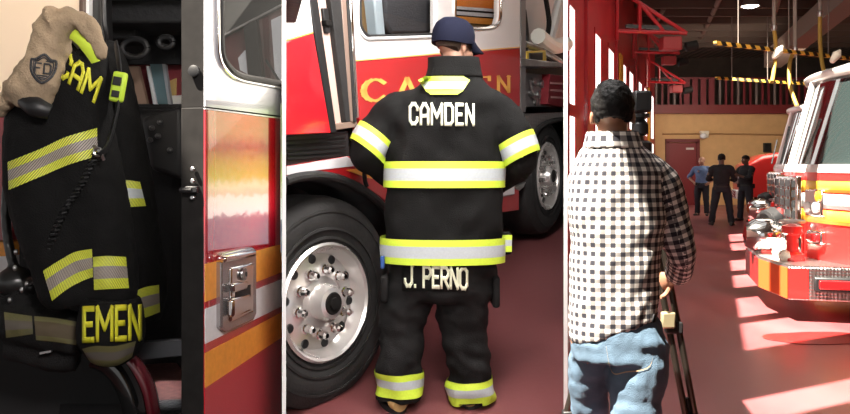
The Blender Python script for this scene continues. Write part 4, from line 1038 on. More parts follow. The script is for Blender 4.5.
# ------------------------------------------------------------------ firefighter
def firefighter():
    YF = 3.90
    base = A(435, 404, 3.87); base.z = RZ2(3.87)
    P = lambda px, py, Y=YF: A(px, py, Y)
    hd = Matrix.Translation(P(454.5, 47.5, 3.92)) @ Matrix.Rotation(-.85, 4, 'Z') @ Matrix.Rotation(-.12, 4, 'X')
    hips = [P(410, 262), P(458, 262)]; knees = [P(402, 338, 3.88), P(464, 338, 3.92)]; ank = [P(398, 392, 3.86), P(470, 395, 3.90)]
    shs = [P(398, 112), P(496, 112)]; els = [P(367, 152, 3.86), P(521, 160, 3.86)]; wrs = [P(392, 176, 4.10), P(500, 180, 4.10)]
    body = MB(); body.add(head_mb(), hd); body.tube([P(452, 95, 3.9), P(453, 72, 3.9), P(455, 54, 3.91)], [.075, .062, .058], 14)
    body.loft(smooth_rings([ringpx(py, l, r, YF, b) for py, l, r, b in ((280, 405, 466, .10), (230, 402, 480, .11), (170, 402, 484, .12), (110, 404, 492, .10), (92, 425, 476, .07))]))
    for i in (0, 1):
        body.tube([P(442, 115), shs[i], els[i], wrs[i]], [.05, .055, .042, .03], 12); body.tube([hips[i], knees[i], ank[i], ank[i]+V((0, .12, -.04))], [.085, .058, .04, .035], 12)
    b = fuse(body, .009, 3)
    b.add(hand(wrs[0], V((.5, .8, .1)), V((.2, .1, -1)), 1, .5)); b.add(hand(wrs[1], V((-.5, .8, .1)), V((-.2, .1, -1)), -1, .5))
    root = obj('person', b, skin, loc=base); tag(root, 'firefighter in black turnout gear with lime bands and dark blue cap seen from behind', 'person')
    obj('hair', hair_mb(.004, -.055, .05, .002).xf(hd), hairb, root)
    for s in (-1, 1): obj('eye', MB().ell((s*.031, .079, 0), (.011, .011, .009)).xf(hd), eyew, root)
    # cap
    cp = MB(); rows = []
    for z, f in ((.012, 1.0), (.035, 1.02), (.07, 1.0), (.105, .88), (.128, .62), (.138, .28), (.140, .03)):
        rows.append([V((.094*f*math.cos(q), -.012+.114*f*math.sin(q), z*1.08-.006+.022*max(0, math.sin(q))*(1 if z < .03 else 0))) for q in [2*PI*j/32 for j in range(32)]])
    cp.loft(rows); navy = mat('navy_cap_cloth', (.006, .007, .018), .85, bump=(240, .25), spec=.12); co = obj('cap', cp.xf(hd), navy, root)
    br = MB(); g = []
    for k in range(5):
        f = k/4; g.append([V((.086*(1-.25*f)*math.sin(a)*1.02, .078*math.cos(a)*(1-f)*1.05+.015+f*.170*math.cos(a)**.6 if math.cos(a) > 0 else .015, .034-.025*f-.03*abs(math.sin(a))**2*f)) for a in [-1.45+2.9*j/16 for j in range(17)]])
    br.grid(g); obj('brim', br.xf(hd), navy, co, solid=.006)
    obj('button', MB().ell((0, -.01, .140), (.009, .009, .006)).xf(hd), navy, co)
    st = MB(); st.tube([V((.0865*math.cos(q), -.010+.1065*math.sin(q), .016)) for q in [PI+PI*j/8 for j in range(9)]], .004, 6); obj('strap', st.xf(hd), black, co)
    # jacket
    jk = MB()
    R = [(76, 430, 478, .075), (84, 420, 484, .095), (94, 405, 494, .115), (106, 393, 501, .13), (125, 388, 505, .145), (150, 387, 504, .155), (176, 387, 502, .165), (205, 386, 501, .17), (235, 384, 501, .172), (250, 383.5, 501.5, .172), (263, 385, 501, .170)]
    jk.loft(smooth_rings([ringpx(py, l, r, YF, b_, e=2.5) for py, l, r, b_ in R]))
    torso_bvh = jk.bvh(); arms = []
    for i in (0, 1):
        arm = MB(); s = shs[i]; e = els[i]; w_ = wrs[i]
        arm.tube([P(425, 106) if i == 0 else P(470, 106), s, s.lerp(e, .55)+V(((-.015, .015)[i], 0, .01)), e, e.lerp(w_, .5)+V((0, 0, -.015)), w_+(w_-e)*.05], [.09, .098, .094, .084, .075, .066], 20, k=6)
        arms.append(arm); jk.add(arm)
    def wr(c, n):
        v = noise.noise(V((c.x*6+c.z*2, c.y*5, c.z*7)))+.6*noise.noise(V((c.x*14, c.y*9, c.z*11+5)))
        return c+n*.019*v
    jm = fuse(jk, .011, 5, wr); jo = obj('turnout_jacket', jm, blackcloth, root); jb = jm.bvh()
    rows = [(0, .27, 0), (.27, .73, 1), (.73, 1, 0)]
    ax0, ax1 = P(444, 280, 3.90), P(444, 100, 3.90); up = ax1-ax0
    def tz(py): return (280-py)/180
    obj('reflective_band', wrap_band(torso_bvh, ax0, ax1, tz(161.5), tz(187), rows, .018, 72), [lime, silver], jo)
    obj('reflective_band', wrap_band(torso_bvh, ax0, ax1, tz(236.5), tz(261), rows, .020, 72), [lime, silver], jo)
    for i in (0, 1):
        bv = arms[i].bvh(); s, e = shs[i], els[i]
        obj('sleeve_band', wrap_band(bv, s, e, .60, 1.0, rows, .011, 40, rmax=.14), [lime, silver], jo)
    # yoke patch, letters
    def decal(px, py, off=.006):
        h = cast(jb, px, py, off); return h if h else A(px, py, 3.74)
    def patch(poly_t, poly_b, m, off):
        g = []
        for f in [k/6 for k in range(7)]:
            g.append([decal(poly_t[0]+(poly_t[1]-poly_t[0])*k/10*1.0 if True else 0, poly_t[2], off) for k in range(11)])
        return g
    def quadpatch(tl, tr, br_, bl, off):
        g = []
        for a in range(6):
            row = []
            for k in range(13):
                f, t = a/5, k/12
                x = (tl[0]*(1-t)+tr[0]*t)*(1-f)+(bl[0]*(1-t)+br_[0]*t)*f; y = (tl[1]*(1-t)+tr[1]*t)*(1-f)+(bl[1]*(1-t)+br_[1]*t)*f
                row.append(decal(x, y, off))
            g.append(row)
        return MB().grid(g) and g
    p = MB(); p.grid(quadpatch((424, 76), (464, 76), (458, 94.5), (430, 94.5), .014)); p.grid(quadpatch((418, 80), (425, 76), (431, 94.5), (426, 91), .014)); p.grid(quadpatch((463, 76), (470, 80), (463, 91), (457, 94.5), .014))
    po = obj('yoke_patch', p, lime, jo); q = MB(); q.grid(quadpatch((421, 81.5), (467, 81.5), (464, 89), (425, 89), .018)); obj('silver_strip', q, silver, po)
    def text(t, l, r, top, bot, surf, tilt=0, thick=.19, gap=.22):
        _, tot = write(t, lambda u, v: V((u, v, 0)), gap=gap)
        mb, _ = write(t, lambda u, v: surf(l+(r-l)*u/tot, bot+(top-bot)*v+tilt*(u/tot-.5)), thick=thick, gap=gap); return mb
    obj('back_lettering', text('CAMDEN', 410, 473.5, 104.5, 124, decal, 1.0, thick=.19, gap=.30), letter, jo, solid=.003, label='cream block letters CAMDEN')
    cr = MB(); rg = smooth_rings([ringpx(py, l, r, YF, b_) for py, l, r, b_ in ((78, 426, 482, .085), (70, 428.5, 480, .078), (63, 429, 479, .076), (58, 429, 478, .074))])
    cr.grid([r+[r[0]] for r in rg]); obj('collar', cr, blackcloth, jo, solid=.012)
    # skirt flap with its band at the right
    fl = MB(); g0 = [P(x, y, YF-.03) for x, y in ((499, 232), (511, 232), (512, 254), (500, 256))]; fl.prism(g0, (0, .05, 0)); fo = obj('jacket_flap', fl, blackcloth, jo, bevel=.008)
    bd = MB(); 
    for y0, y1, m in ((235, 240, 0), (240, 246, 1), (246, 252, 0)): bd.prism([P(x, y, YF-.034) for x, y in ((500, y0), (512, y0), (512, y1), (500, y1))], (0, .004, 0), m)
    obj('reflective_band', bd, [lime, silver], fo)
    obj('radio_clip', MB().box(P(382.5, 262, 3.80), (.02, .03, .06)), bluebit, jo, bevel=.005)
    # trousers
    tr = MB(); tr.loft(smooth_rings([ringpx(py, l, r, YF, b_) for py, l, r, b_ in ((250, 392, 494, .155), (270, 390, 496, .158), (290, 389, 495, .152), (300, 391, 494, .14))]))
    tr.tube([P(414, 285), P(404, 305, 3.89), P(401, 340, 3.87), P(400, 372, 3.86), P(399, 398, 3.86)], [.125, .122, .104, .106, .108], 22, k=6)
    tr.tube([P(468, 285), P(463, 308, 3.91), P(465, 340, 3.91), P(470, 374, 3.90), P(471, 402, 3.90)], [.13, .126, .110, .108, .106], 22, k=6)
    def wt(c, n):
        v = noise.noise(V((c.x*7, c.y*6, c.z*13)))+.6*noise.noise(V((c.x*16+c.z*6, c.y*9, c.z*20)))
        return c+n*.018*v
    tm = fuse(tr, .010, 3, wt); to = obj('turnout_trousers', tm, trousercloth, root); tb = tm.bvh()
    td = lambda x, y, off=.006: (cast(tb, x, y, off) or A(x, y, 3.75))
    fs = MB(); g = [[td(x, y, .004) for x in [402+66*k/14 for k in range(15)]] for y in (263, 272, 281, 291)]; fs.grid(g); no = obj('name_flap', fs, blackcloth, to, solid=.004)
    obj('name_lettering', text('J. PERNO', 405, 467, 267, 287, lambda x, y: td(x, y, .011), 3, thick=.20), letter, no, solid=.003, label='cream block letters J. PERNO')
    sn = MB()
    for x, y in ((413, 266), (446, 266)): sn.ell(td(x, y, .008), (.006, .005, .006), n=8, k=6)
    obj('snap', sn, letter, no)
    pk = MB().box(P(385, 287, 3.86), (.035, .16, .13)); obj('cargo_pocket', pk, trousercloth, to, bevel=.012)
    pk = MB().box(P(495, 290, 3.90), (.035, .16, .15)); obj('cargo_pocket', pk, trousercloth, to, bevel=.012)
    for a, b2, f0, f1 in ((P(400, 360, 3.86), P(399, 400, 3.86), 370, 393), (P(469, 360, 3.90), P(472, 405, 3.90), 378, 401)):
        t0, t1 = [(f-360)/40 for f in (f0, f1)] if f0 == 370 else [(f-360)/45 for f in (f0, f1)]
        obj('ankle_band', wrap_band(tb, a, b2, t0, t1, [(0, .27, 0), (.27, .62, 1), (.62, 1, 0)], .006, 40, rmax=.16), [lime, silver], to)
    # boots
    for i, (a, yw) in enumerate(((P(393, 398, 3.89), .30), (P(475, 402, 3.94), -.30))):
        gz = RZ2(a.y)-.005; d = V((-math.sin(yw), math.cos(yw), 0)); pp = V((d.y, -d.x, 0)); s_ = MB(); rg = []
        for f, hw, hh in ((-.125, .032, .026), (-.105, .052, .038), (-.03, .058, .06), (.07, .058, .06), (.14, .056, .045), (.185, .035, .03)):
            c = V((a.x, a.y, gz+.02+.1725*f))+d*f; rg.append([c+pp*hw*math.cos(q)+V((0, 0, hh+hh*math.sin(q))) for q in [2*PI*j/16 for j in range(16)]])
        sx = (399, 471)[i]; c0 = P(sx, 395, (3.86, 3.90)[i]); s_.loft(rg); s_.tube([V((c0.x, c0.y, gz+.09)), V((c0.x, c0.y, gz+.18))], .062, 16); bo = obj('boot', s_, leather, root)
        so_ = MB(); lo = []
        for dz in (0, .03): lo.append([V((a.x, a.y, gz+dz))+d*(.03+.155*math.sin(q))+V((0, 0, .1725*(.03+.155*math.sin(q))))+pp*.066*math.cos(q) for q in [2*PI*j/20 for j in range(20)]])
        so_.loft(lo); obj('sole', so_, rubber, bo)
firefighter()
# ------------------------------------------------------------------ left bay: open cab with turnout gear
T1 = Pl((205-CX)/F*1.9, 1.9, 153/800, 1.0); N1 = T1.n
def cab():
    o = A(100, 414, 2.7); o = V((o.x, o.y, 0))
    r = thing('rescue_truck', 'cream and red fire truck cab with its striped door swung open, turnout gear hanging inside', 'fire truck', o)
    def dp(name, px, m, off=0, th=.004, parent=r, bevel=0, label=None): return obj(name, MB().prism([T1.at(x, y, off) for x, y in px], -N1*th), m, parent, bevel=bevel, label=label)
    TH = .062
    d = MB()
    for poly in (((205, 107), (282.5, 117), (282.5, 430), (205, 560)), ((205, -40), (221, -40), (222, 55), (228, 67), (240, 76), (262, 80.5), (282.5, 84), (282.5, 118), (205, 108))):
        d.prism([T1.at(x, y, -.003) for x, y in poly], -N1*TH)
    do = obj('door', d, darkgrey, r, bevel=.003)
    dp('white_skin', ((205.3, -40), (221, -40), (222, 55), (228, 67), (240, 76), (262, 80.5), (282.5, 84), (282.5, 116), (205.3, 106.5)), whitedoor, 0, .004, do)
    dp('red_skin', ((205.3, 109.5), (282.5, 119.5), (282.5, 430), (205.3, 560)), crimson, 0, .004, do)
    dp('pin_stripe', ((205.3, 108), (282.5, 117.7), (282.5, 119.0), (205.3, 109.2)), silverw, .001, .004, do)
    for nm, q, m in (('orange_stripe', (264, 302, 244, 272), orange), ('white_stripe', (309, 344, 279, 306), silverw), ('orange_stripe', (353, 388, 312, 337), orange)):
        dp(nm, ((205.4, q[0]), (282.4, q[2]), (282.4, q[3]), (205.4, q[1])), m, .0012, .002, do)
    sl = MB().tube([T1.at(x, y, .003) for x, y in ((220.5, -40), (221, 20), (222, 52), (228, 66), (240, 75.5), (262, 80), (282, 83.5))], .009, 8, k=5); so_ = obj('window_seal', sl, rubber, do)
    sl = MB().tube([T1.at(x, y, .004) for x, y in ((217.5, -40), (218, 20), (219, 54), (226, 70), (239, 79.5), (262, 84.5), (282, 88))], .005, 8, k=5); obj('window_trim', sl, chrome, do)
    dp('window_glass', ((221, -40), (282.5, -40), (282.5, 84), (262, 80.5), (240, 76), (228, 67), (222, 55)), doorglass, -.03, .005, do)
    # paddle handle
    def hp(name, px, m, off, th, parent, bevel): return dp(name, px, m, off, th, parent, bevel)
    hb = hp('door_handle', ((222, 258), (225, 253), (253, 247), (257, 250), (257, 314), (254, 320), (227, 332), (222, 328)), mat('dark_chrome', (.42, .39, .39), .2, metal=.8), .016, .02, do, .005)
    hp('handle_rim', ((226, 256), (257, 249.5), (257, 256), (226, 263)), chrome, .028, .03, hb, .006)
    hp('handle_plate', ((232, 268), (254, 263), (254, 312), (232, 322)), chrome, .022, .01, hb, .006)
    hp('handle_recess', ((235, 288), (251, 284), (251, 300), (235, 306)), black, .0225, .008, hb, .002)
    hp('paddle', ((234, 299), (252, 294), (252, 311), (234, 318)), chrome, .040, .02, hb, .007)
    hp('paddle', ((234, 284), (249, 281), (248, 289), (235, 293)), chrome, .034, .015, hb, .005)
    lk = T1.at(243, 274, .024); obj('lock', MB().lathe([(.016, 0), (.016, .006), (.011, .008)], lk, N1, 20), steel, hb)
    obj('keyway', MB().box(lk+N1*.009, (.004, .004, .012)), black, hb)
    # latch side of the door edge
    E = Pl(T1.at(205, 200).x, 1.9, -N1.x, -N1.y)
    ex = lambda x, y, off=0: E.at(x, y, off)
    def disc(nm, x, y, rr, m): obj(nm, MB().lathe([(rr, -.004), (rr, .004), (rr*.6, .006)], ex(x, y, .002), E.n, 16), m, do)
    disc('plug', 194, 71, .014, black)
    for y in (169, 181, 197.5): disc('screw', 193, y, .0055, steel)
    obj('striker', MB().box(ex(192, 189.5, .004), (.030, .02, .016)), black, do, bevel=.003); obj('striker_pin', MB().tube([ex(180, 190, .01), ex(192, 190, .012)], .006, 8, smooth=False), black, do)
    # cab skin left of the opening
    def fp(name, px, Y, th, m, parent=r, bevel=.0, label=None): return obj(name, MB().prism([A(x, y, Y) for x, y in px], (0, th, 0)), m, parent, bevel=bevel, label=label)
    fp('cream_skin', ((-60, -30), (80, -30), (80, 116), (-60, 116)), 2.78, .05, cream, label='cream upper cab skin')
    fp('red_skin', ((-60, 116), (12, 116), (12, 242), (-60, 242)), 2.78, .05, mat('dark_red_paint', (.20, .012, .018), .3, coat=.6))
    fp('orange_stripe', ((-60, 242), (12, 240), (12, 256), (-60, 258)), 2.78, .05, orange)
    fp('white_stripe', ((-60, 258), (12, 256), (12, 290), (-60, 292)), 2.78, .05, silverw)
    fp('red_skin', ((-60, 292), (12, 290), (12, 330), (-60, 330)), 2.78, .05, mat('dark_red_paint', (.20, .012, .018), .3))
    fp('door_pillar', ((78, -30), (86, -30), (86, 120), (78, 120)), 2.74, .1, mat('pillar_brown', (.10, .06, .045), .4), bevel=.01)
    fp('door_frame', ((88, -30), (104, -30), (106, 60), (112, 350), (90, 350)), 2.76, .08, black, bevel=.015)
    fp('frame_trim', ((86, -30), (89, -30), (89, 24), (86, 22)), 2.73, .03, whitelens)
    grab = MB().tube([A(103, -20, 2.70), A(104, 20, 2.68), A(107, 38, 2.70), A(104, 50, 2.74)], .008, 8); obj('grab_rail', grab, black, r)
    # interior
    ym = mat('cab_lining', (.007, .007, .008), .75, bump=(40, .4))
    it = MB(); it.prism([A(12, 450, 3.42), A(283, 450, 3.42), A(283, 105, 3.42), A(12, 105, 3.42)], (0, .03, 0)); it.prism([A(60, 64, 3.42), A(283, 64, 3.42), A(283, -40, 3.42), A(60, -40, 3.42)], (0, .03, 0)); it.prism([A(60, 106, 3.42), A(127, 106, 3.42), A(127, 60, 3.42), A(60, 60, 3.42)], (0, .03, 0))
    obj('cab_lining', it, ym, r)
    hdl = MB(); zz = A(0, -8, 2.8).z; hdl.prism([V((-1.4, 2.8, zz)), V((-.42, 2.8, zz)), V((-.55, 3.42, zz)), V((-1.7, 3.42, zz))], (0, 0, .05)); hdl.box(A(150, 14, 3.1), (.50, .3, .12)); hdl.box(A(120, 30, 3.2), (.2, .2, .10)); obj('headliner', hdl, ym, r, bevel=.01)
    fp('seat_back', ((112, 105), (182, 112), (182, 360), (118, 360)), 3.2, .15, ym, bevel=.04)
    for (x, y, s) in ((135, 48, .035), (166, 42, .02)):
        obj('bracket', MB().tube([A(x, y, 3.08)+V((s*1.4*math.cos(q), 0, s*math.sin(q))) for q in [2*PI*k/10 for k in range(11)]], .012, 8, k=2), mat('bracket_grey', (.008, .008, .009), .6), r)
    fp('console', ((140, 118), (182, 105), (182, 180), (150, 170)), 3.05, .12, mat('console_grey', (.012, .012, .014), .6), bevel=.02)
    for (x, y) in ((152, 128), (160, 122), (158, 136), (150, 140), (148, 175), (170, 150)): obj('knob', MB().ell(A(x, y, 3.03), (.012, .012, .010), n=10, k=7), mat('knob_grey', (.07, .07, .075), .4), r)
    # far window of the cab and what stands outside it
    wf = fp('far_window', ((126, 104), (181, 104), (181, 107), (126, 107)), 3.41, .05, black)
    fp('window_bar', ((146, 66), (149, 66), (157, 104), (153, 104)), 3.39, .03, mat('pale_bar', (.55, .56, .58), .4), wf)
    fp('window_bar', ((150, 64), (162, 64), (168, 104), (157, 104)), 3.40, .03, mat('teal_glass', (.10, .17, .19), .1, coat=1), wf)
    fp('window_bar', ((162, 64), (165, 64), (171, 104), (168, 104)), 3.39, .03, mat('grey_bar', (.3, .32, .34), .4), wf)
    fp('window_bar', ((128, 66), (138, 66), (147, 104), (138, 104)), 3.41, .03, mat('tan_bar', (.26, .17, .12), .5), wf)
    fp('outer_panel', ((120, 55), (190, 55), (190, 112), (120, 112)), 3.50, .03, mat('maroon_paint', (.16, .02, .025), .4))
    fp('outer_stripe', ((167, 82), (176, 78), (176, 104), (170, 104)), 3.49, .01, mat('ochre_paint', (.45, .30, .10), .5))
    fp('outer_stripe', ((168, 96), (181, 95), (181, 104), (168, 104)), 3.485, .01, mat('pale_paint', (.7, .68, .62), .5))
    # what shows through the door's window
    fp('window_header', ((214, 40), (284, 3), (284, -40), (214, -40)), 2.92, .05, black)
    hd2 = fp('header_trim', ((214, 41), (284, 4), (284, 2.2), (214, 39)), 2.915, .01, mat('trim_pale', (.4, .38, .38), .4))
    fp('window_post', ((243, 20), (255, 14), (263, 84), (249, 84)), 2.93, .06, black)
    fp('outer_panel', ((214, 36), (243, 20), (250, 84), (214, 84)), 3.0, .03, mat('rose_paint', (.30, .10, .10), .4))
    fp('outer_panel', ((254, 12), (284, -2), (284, 90), (262, 90)), 3.0, .03, mat('rose_brown_paint', (.30, .17, .16), .4))
    fp('outer_stripe', ((262, 14), (268, 11), (271, 84), (266, 84)), 2.99, .01, mat('maroon_paint', (.16, .02, .025), .4))
    fp('windscreen_view', ((271, 20), (284, 14), (284, 84), (275, 76)), 2.985, .01, mat('daylit_windscreen', (.8, .8, .8), .3, emit=((1, .98, 1), .55)))
    fp('windscreen_view', ((238, 58), (245, 50), (247, 74), (240, 70)), 2.985, .01, mat('daylit_windscreen', (.8, .8, .8), .3, emit=((1, .98, 1), .55)))
    obj('wiper', MB().tube([A(266, 60, 2.97), A(281, 84, 2.96)], .005, 6, smooth=False), black, r)
    # floor mat, tread plate, step
    zf = .60
    fl = lambda x, y: (lambda Y: V(((x-CX)/F*Y, Y, zf)))((H-zf)*F/(y-HY))
    obj('cab_floor', MB().prism([fl(60, 372), fl(215, 372), fl(215, 460), fl(60, 460)], (0, 0, -.05)), blackm, r)
    obj('floor_mat', MB().prism([fl(140, 366), fl(176, 363), fl(203, 400), fl(152, 402)], (0, 0, .004)), maroon, r)
    obj('tread_plate', MB().prism([fl(152, 402), fl(203, 400), fl(212, 430), fl(160, 430)], (0, 0, .006)), mat('dark_diamond_plate', (.05, .05, .055), .35, metal=.5, bump=(70, 1)), r)
    fp('sill_panel', ((118, 345), (182, 340), (182, 356), (118, 362)), 3.1, .05, mat('sill_grey', (.02, .02, .022), .6))
    # lower skin: dark step well and red arch
    fp('step_well', ((-60, 300), (96, 300), (110, 350), (128, 375), (142, 430), (-60, 430)), 2.84, .06, blackm)
    ar = MB().tube([A(*p, 2.72) for p in ((112, 352), (126, 358), (139, 372), (148, 392), (153, 425))], .030, 12, k=6); ao = obj('fender_rim', ar, mat('fender_red', (.20, .010, .022), .25, coat=1), r)
    obj('fender_lip', MB().tube([A(*p, 2.70) for p in ((96, 356), (112, 364), (124, 378), (133, 398), (138, 428))], .042, 12, k=6), mat('gloss_black', (.008, .008, .008), .12, coat=1), r)
    hk = MB().tube([A(76, 40, 2.76), A(74, 38, 2.62), A(72, 28, 2.58), A(70, 24, 2.62)], .012, 8); obj('coat_hook', hk, black, r)
cab()
# sight line of the partition that carries the added glowing card
kw = (284.3-CX)/F
def gear():
    YG = 2.44
    P = lambda px, py, Y=YG: A(px, py, Y)
    # ---------------- coat
    o = P(70, 300); c = thing('turnout_coat', 'black turnout coat with lime and grey bands hanging in the open cab doorway', 'coat', o, None)
    m = MB()
    R = [(34, 66, 92, .05), (46, 58, 100, .08), (62, 44, 104, .10), (90, 24, 106, .115), (120, 10, 110, .12), (160, 6, 118, .125), (200, 6, 122, .125), (240, 20, 128, .12), (270, 40, 131, .115), (292, 46, 131, .11), (304, 56, 130, .09)]
    m.loft(smooth_rings([ringpx(py, l, r, YG, b, e=2.2) for py, l, r, b in R], 4))
    def fold(cc, n):
        t = cc.x*26+cc.z*5; low = max(0, min(1, (1.75-cc.z)/.6))
        v = .016*low*math.sin(t)+.010*noise.noise(V((cc.x*9+cc.z*3, 0, cc.z*5)))+.004*noise.noise(cc*32)
        return cc+n*v
    coatm = mat('deep_black_coat_cloth', (.0045, .0043, .0044), .85, var=(14, .35), bump=(220, .35), spec=.2)
    cm = fuse(m, .010, 3, fold); co = obj('coat_body', cm, coatm, c); cb = cm.bvh()
    rows = [(0, .30, 0), (.30, .68, 1), (.68, 1, 0)]
    obj('reflective_band', band_on(cb, [(7.5, 162), (40, 149), (66, 137), (97, 128)], [(8.5, 190), (42, 176), (68, 165), (98, 156)], rows, .004, 30), [limeh, greyh], co)
    obj('reflective_band', band_on(cb, [(43, 271), (60, 260), (75, 252), (92, 249)], [(52, 301), (66, 290), (80, 282), (93, 277)], rows, .004, 24), [limeh, greyh], co)
    obj('reflective_band', band_on(cb, [(93, 257), (108, 256), (126, 257)], [(94, 290), (110, 289), (129, 288)], rows, .004, 24), [limeh, greyh], co)
    lm = mat('lime_collar_cloth', (.62, .80, .06), .5)
    cl = MB().tube([P(66, 32, 2.33), P(78, 36, 2.315), P(88, 46, 2.315), P(96, 62, 2.33)], [.014, .022, .024, .014], 10, squash=(1, .5)); obj('collar_band', cl, lm, co)
    cd_ = lambda x, y, off=.005: (cast(cb, x, y, off) or A(x, y, 2.34))
    cp = MB(); cp.grid([[cd_(x+f*6, y+f*7, .004) for x, y in ((72, 42), (78, 39), (84, 41))] for f in (0, .5, 1)]); obj('collar_patch', cp, grey, co, solid=.004)
    # letters on the shoulder run downwards to the right
    def put(u, v): 
        x = 57+u*14.5+v*7; y = 73+u*11-v*22; return cd_(x, y, .006)
    mb, _ = write('CAM', put, thick=.19, gap=.25)
    obj('shoulder_lettering', mb, ylet, co, solid=.003, label='yellow letters on the coat shoulder')
    # turned up tail with the name
    tl = MB(); tl.loft(smooth_rings([ringpx(py, l, r, YG-.01, b, tilt=-.10) for py, l, r, b in ((296, 88, 138, .10), (312, 84, 141, .115), (330, 82, 142, .115), (342, 82, 140, .10), (356, 90, 134, .08), (364, 98, 124, .05))], 4))
    tm = fuse(tl, .008, 3, wrinkle(.006, 12, 9, 4)); to = obj('coat_tail', tm, coatm, c); tb = tm.bvh()
    td = lambda x, y, off=.006: (cast(tb, x, y, off) or A(x, y, 2.34))
    _, tot = write('EMEN', lambda u, v: V((u, v, 0)))
    mb, _ = write('EMEN', lambda u, v: td(84+(56)*u/tot, 340+.0*u-(31)*v-2.2*(u/tot)), thick=.19); obj('name_lettering', mb, ylet, to, solid=.003, label='yellow name letters on the coat tail')
    obj('reflective_band', band_on(tb, [(82, 349), (95, 346), (115, 346), (136, 341)], [(90, 362), (100, 366), (116, 366), (132, 357)], [(0, .3, 0), (.3, .7, 1), (.7, 1, 0)], .004, 24), [dulh, mat('soiled_grey_tape', (.10, .085, .07), .7)], to)
    # ---------------- trousers under the coat
    tr = thing('turnout_trousers', 'soiled black turnout trousers bunched under the coat, with a dull band', 'trousers', P(45, 350))
    t = MB(); t.tube([P(-5, 318, 2.5), P(25, 325, 2.48), P(55, 330, 2.47), P(86, 336, 2.48)], [.06, .065, .07, .06], 16); t.tube([P(10, 345, 2.52), P(45, 352, 2.5), P(80, 356, 2.52)], [.05, .055, .05], 14); t.tube([P(5, 290, 2.54), P(30, 300, 2.52), P(55, 305, 2.52)], [.05, .06, .05], 14)
    tm2 = fuse(t, .010, 3, wrinkle(.010, 13, 16, 9)); tt = obj('leg_cloth', tm2, trousercloth, tr); b2 = tm2.bvh()
    obj('reflective_band', band_on(b2, [(4, 312), (18, 314), (32, 316)], [(6, 338), (20, 336), (33, 334)], [(0, .3, 0), (.3, .7, 1), (.7, 1, 0)], .004, 16), [dulh, mat('soiled_grey_tape', (.10, .085, .07), .7)], tt)
    obj('reflective_band', band_on(b2, [(34, 316), (55, 318), (78, 322)], [(36, 340), (56, 342), (76, 345)], [(0, .2, 0), (.2, .8, 1), (.8, 1, 0)], .004, 16), [dulh, mat('soiled_brown_tape', (.075, .055, .03), .8)], tt)
    obj('buckle', MB().box(P(46, 352, 2.42), (.035, .01, .006), Matrix.Rotation(-.2, 3, 'Y')), steel, tt)
    # ---------------- second coat behind, to the right
    s = thing('turnout_coat', 'second black turnout coat hanging farther back, right of the lettered coat', 'coat', P(135, 300, 2.66))
    m = MB(); m.loft(smooth_rings([ringpx(py, l, r, 2.66, b) for py, l, r, b in ((40, 100, 114, .04), (60, 98, 124, .07), (110, 100, 134, .09), (170, 106, 146, .10), (230, 112, 152, .11), (290, 116, 160, .11), (320, 122, 158, .09))], 4))
    sm_ = fuse(m, .010, 3, fold); s2 = obj('coat_body', sm_, coatm, s); sb = sm_.bvh()
    obj('reflective_band', band_on(sb, [(112, 181), (126, 180), (140, 182)], [(116, 208), (130, 207), (146, 206)], rows, .004, 16), [limeh, silver], s2)
    obj('reflective_band', band_on(sb, [(133, 292), (146, 287), (159, 285)], [(135, 320), (147, 317), (160, 312)], rows, .004, 16), [limeh, greyh], s2)
    # ---------------- strap with lapel microphone
    mic = thing('lapel_microphone', 'black lapel microphone with lime face clipped to a strap beside the coat', 'microphone', P(118, 100, 2.50))
    obj('strap', MB().tube([P(116, 45, 2.56), P(120, 75, 2.46), P(117, 110, 2.40), P(108, 145, 2.33), P(99, 156, 2.30)], .016, 8, squash=(1.3, .4)), black, mic)
    R_ = Matrix.Rotation(.18, 3, 'Y'); mc = P(118.5, 87, 2.41)
    mo = obj('microphone_body', MB().box(mc, (.040, .03, .092), R_), mat('lime_plastic', (.50, .70, .05), .5), mic, bevel=.008)
    obj('speaker_grille', MB().box(mc+V((.002, -.017, .016)), (.024, .008, .026), R_), black, mo, bevel=.002); obj('speaker_grille', MB().box(mc+V((-.003, -.017, -.022)), (.022, .008, .02), R_), black, mo, bevel=.002)
    # coiled cord and buckle
    ck = [P(97, 152, 2.33), P(84, 180, 2.31), P(66, 208, 2.31), P(52, 240, 2.32), P(42, 275, 2.36), P(30, 285, 2.42)]; path, _ = catmull(ck, 40); hel = []
    for i, p in enumerate(path): q = i*1.15; hel.append(p+V((.011*math.cos(q), .009*math.sin(q), .004*math.cos(q))))
    cc_ = thing('coiled_cord', 'black coiled microphone cord hanging down the front of the coat', 'cord', P(97, 152, 2.33))
    obj('coil', MB().tube(hel, .0034, 6, k=1), black, cc_)
    bk = obj('swivel_clip', MB().tube([P(94, 146, 2.31), P(100, 152, 2.30), P(104, 160, 2.31)], .005, 8), steel, cc_); obj('ring', MB().tube([P(98, 152, 2.30)+V((.011*math.cos(q), 0, .011*math.sin(q))) for q in [2*PI*k/10 for k in range(11)]], .004, 6, k=2), steel, bk)
    # ---------------- breathing mask and bits at the lower left
    mk = thing('air_mask', 'black breathing air mask and hose hanging left of the coat hem', 'mask', P(18, 280, 2.5))
    mm = MB(); mm.ell(P(16, 282, 2.52), (.06, .06, .05)); mm.ell(P(34, 286, 2.5), (.03, .04, .03)); mm.tube([P(8, 175, 2.56), P(6, 220, 2.54), P(12, 260, 2.52), P(24, 292, 2.5)], .016, 8); obj('mask_body', fuse(mm, .007, 2), mat('mask_rubber', (.012, .012, .012), .35), mk)
    for x, y in ((16, 252), (15, 268), (22, 290), (27, 284), (10, 300)): obj('fitting', MB().ell(P(x, y, 2.45), (.007, .006, .010), n=8, k=6), steel, mk)
    # ---------------- hood
    h = thing('flash_hood', 'tan knitted hood with a dark shield emblem draped over the coat collar', 'hood', P(60, 25))
    m = MB()
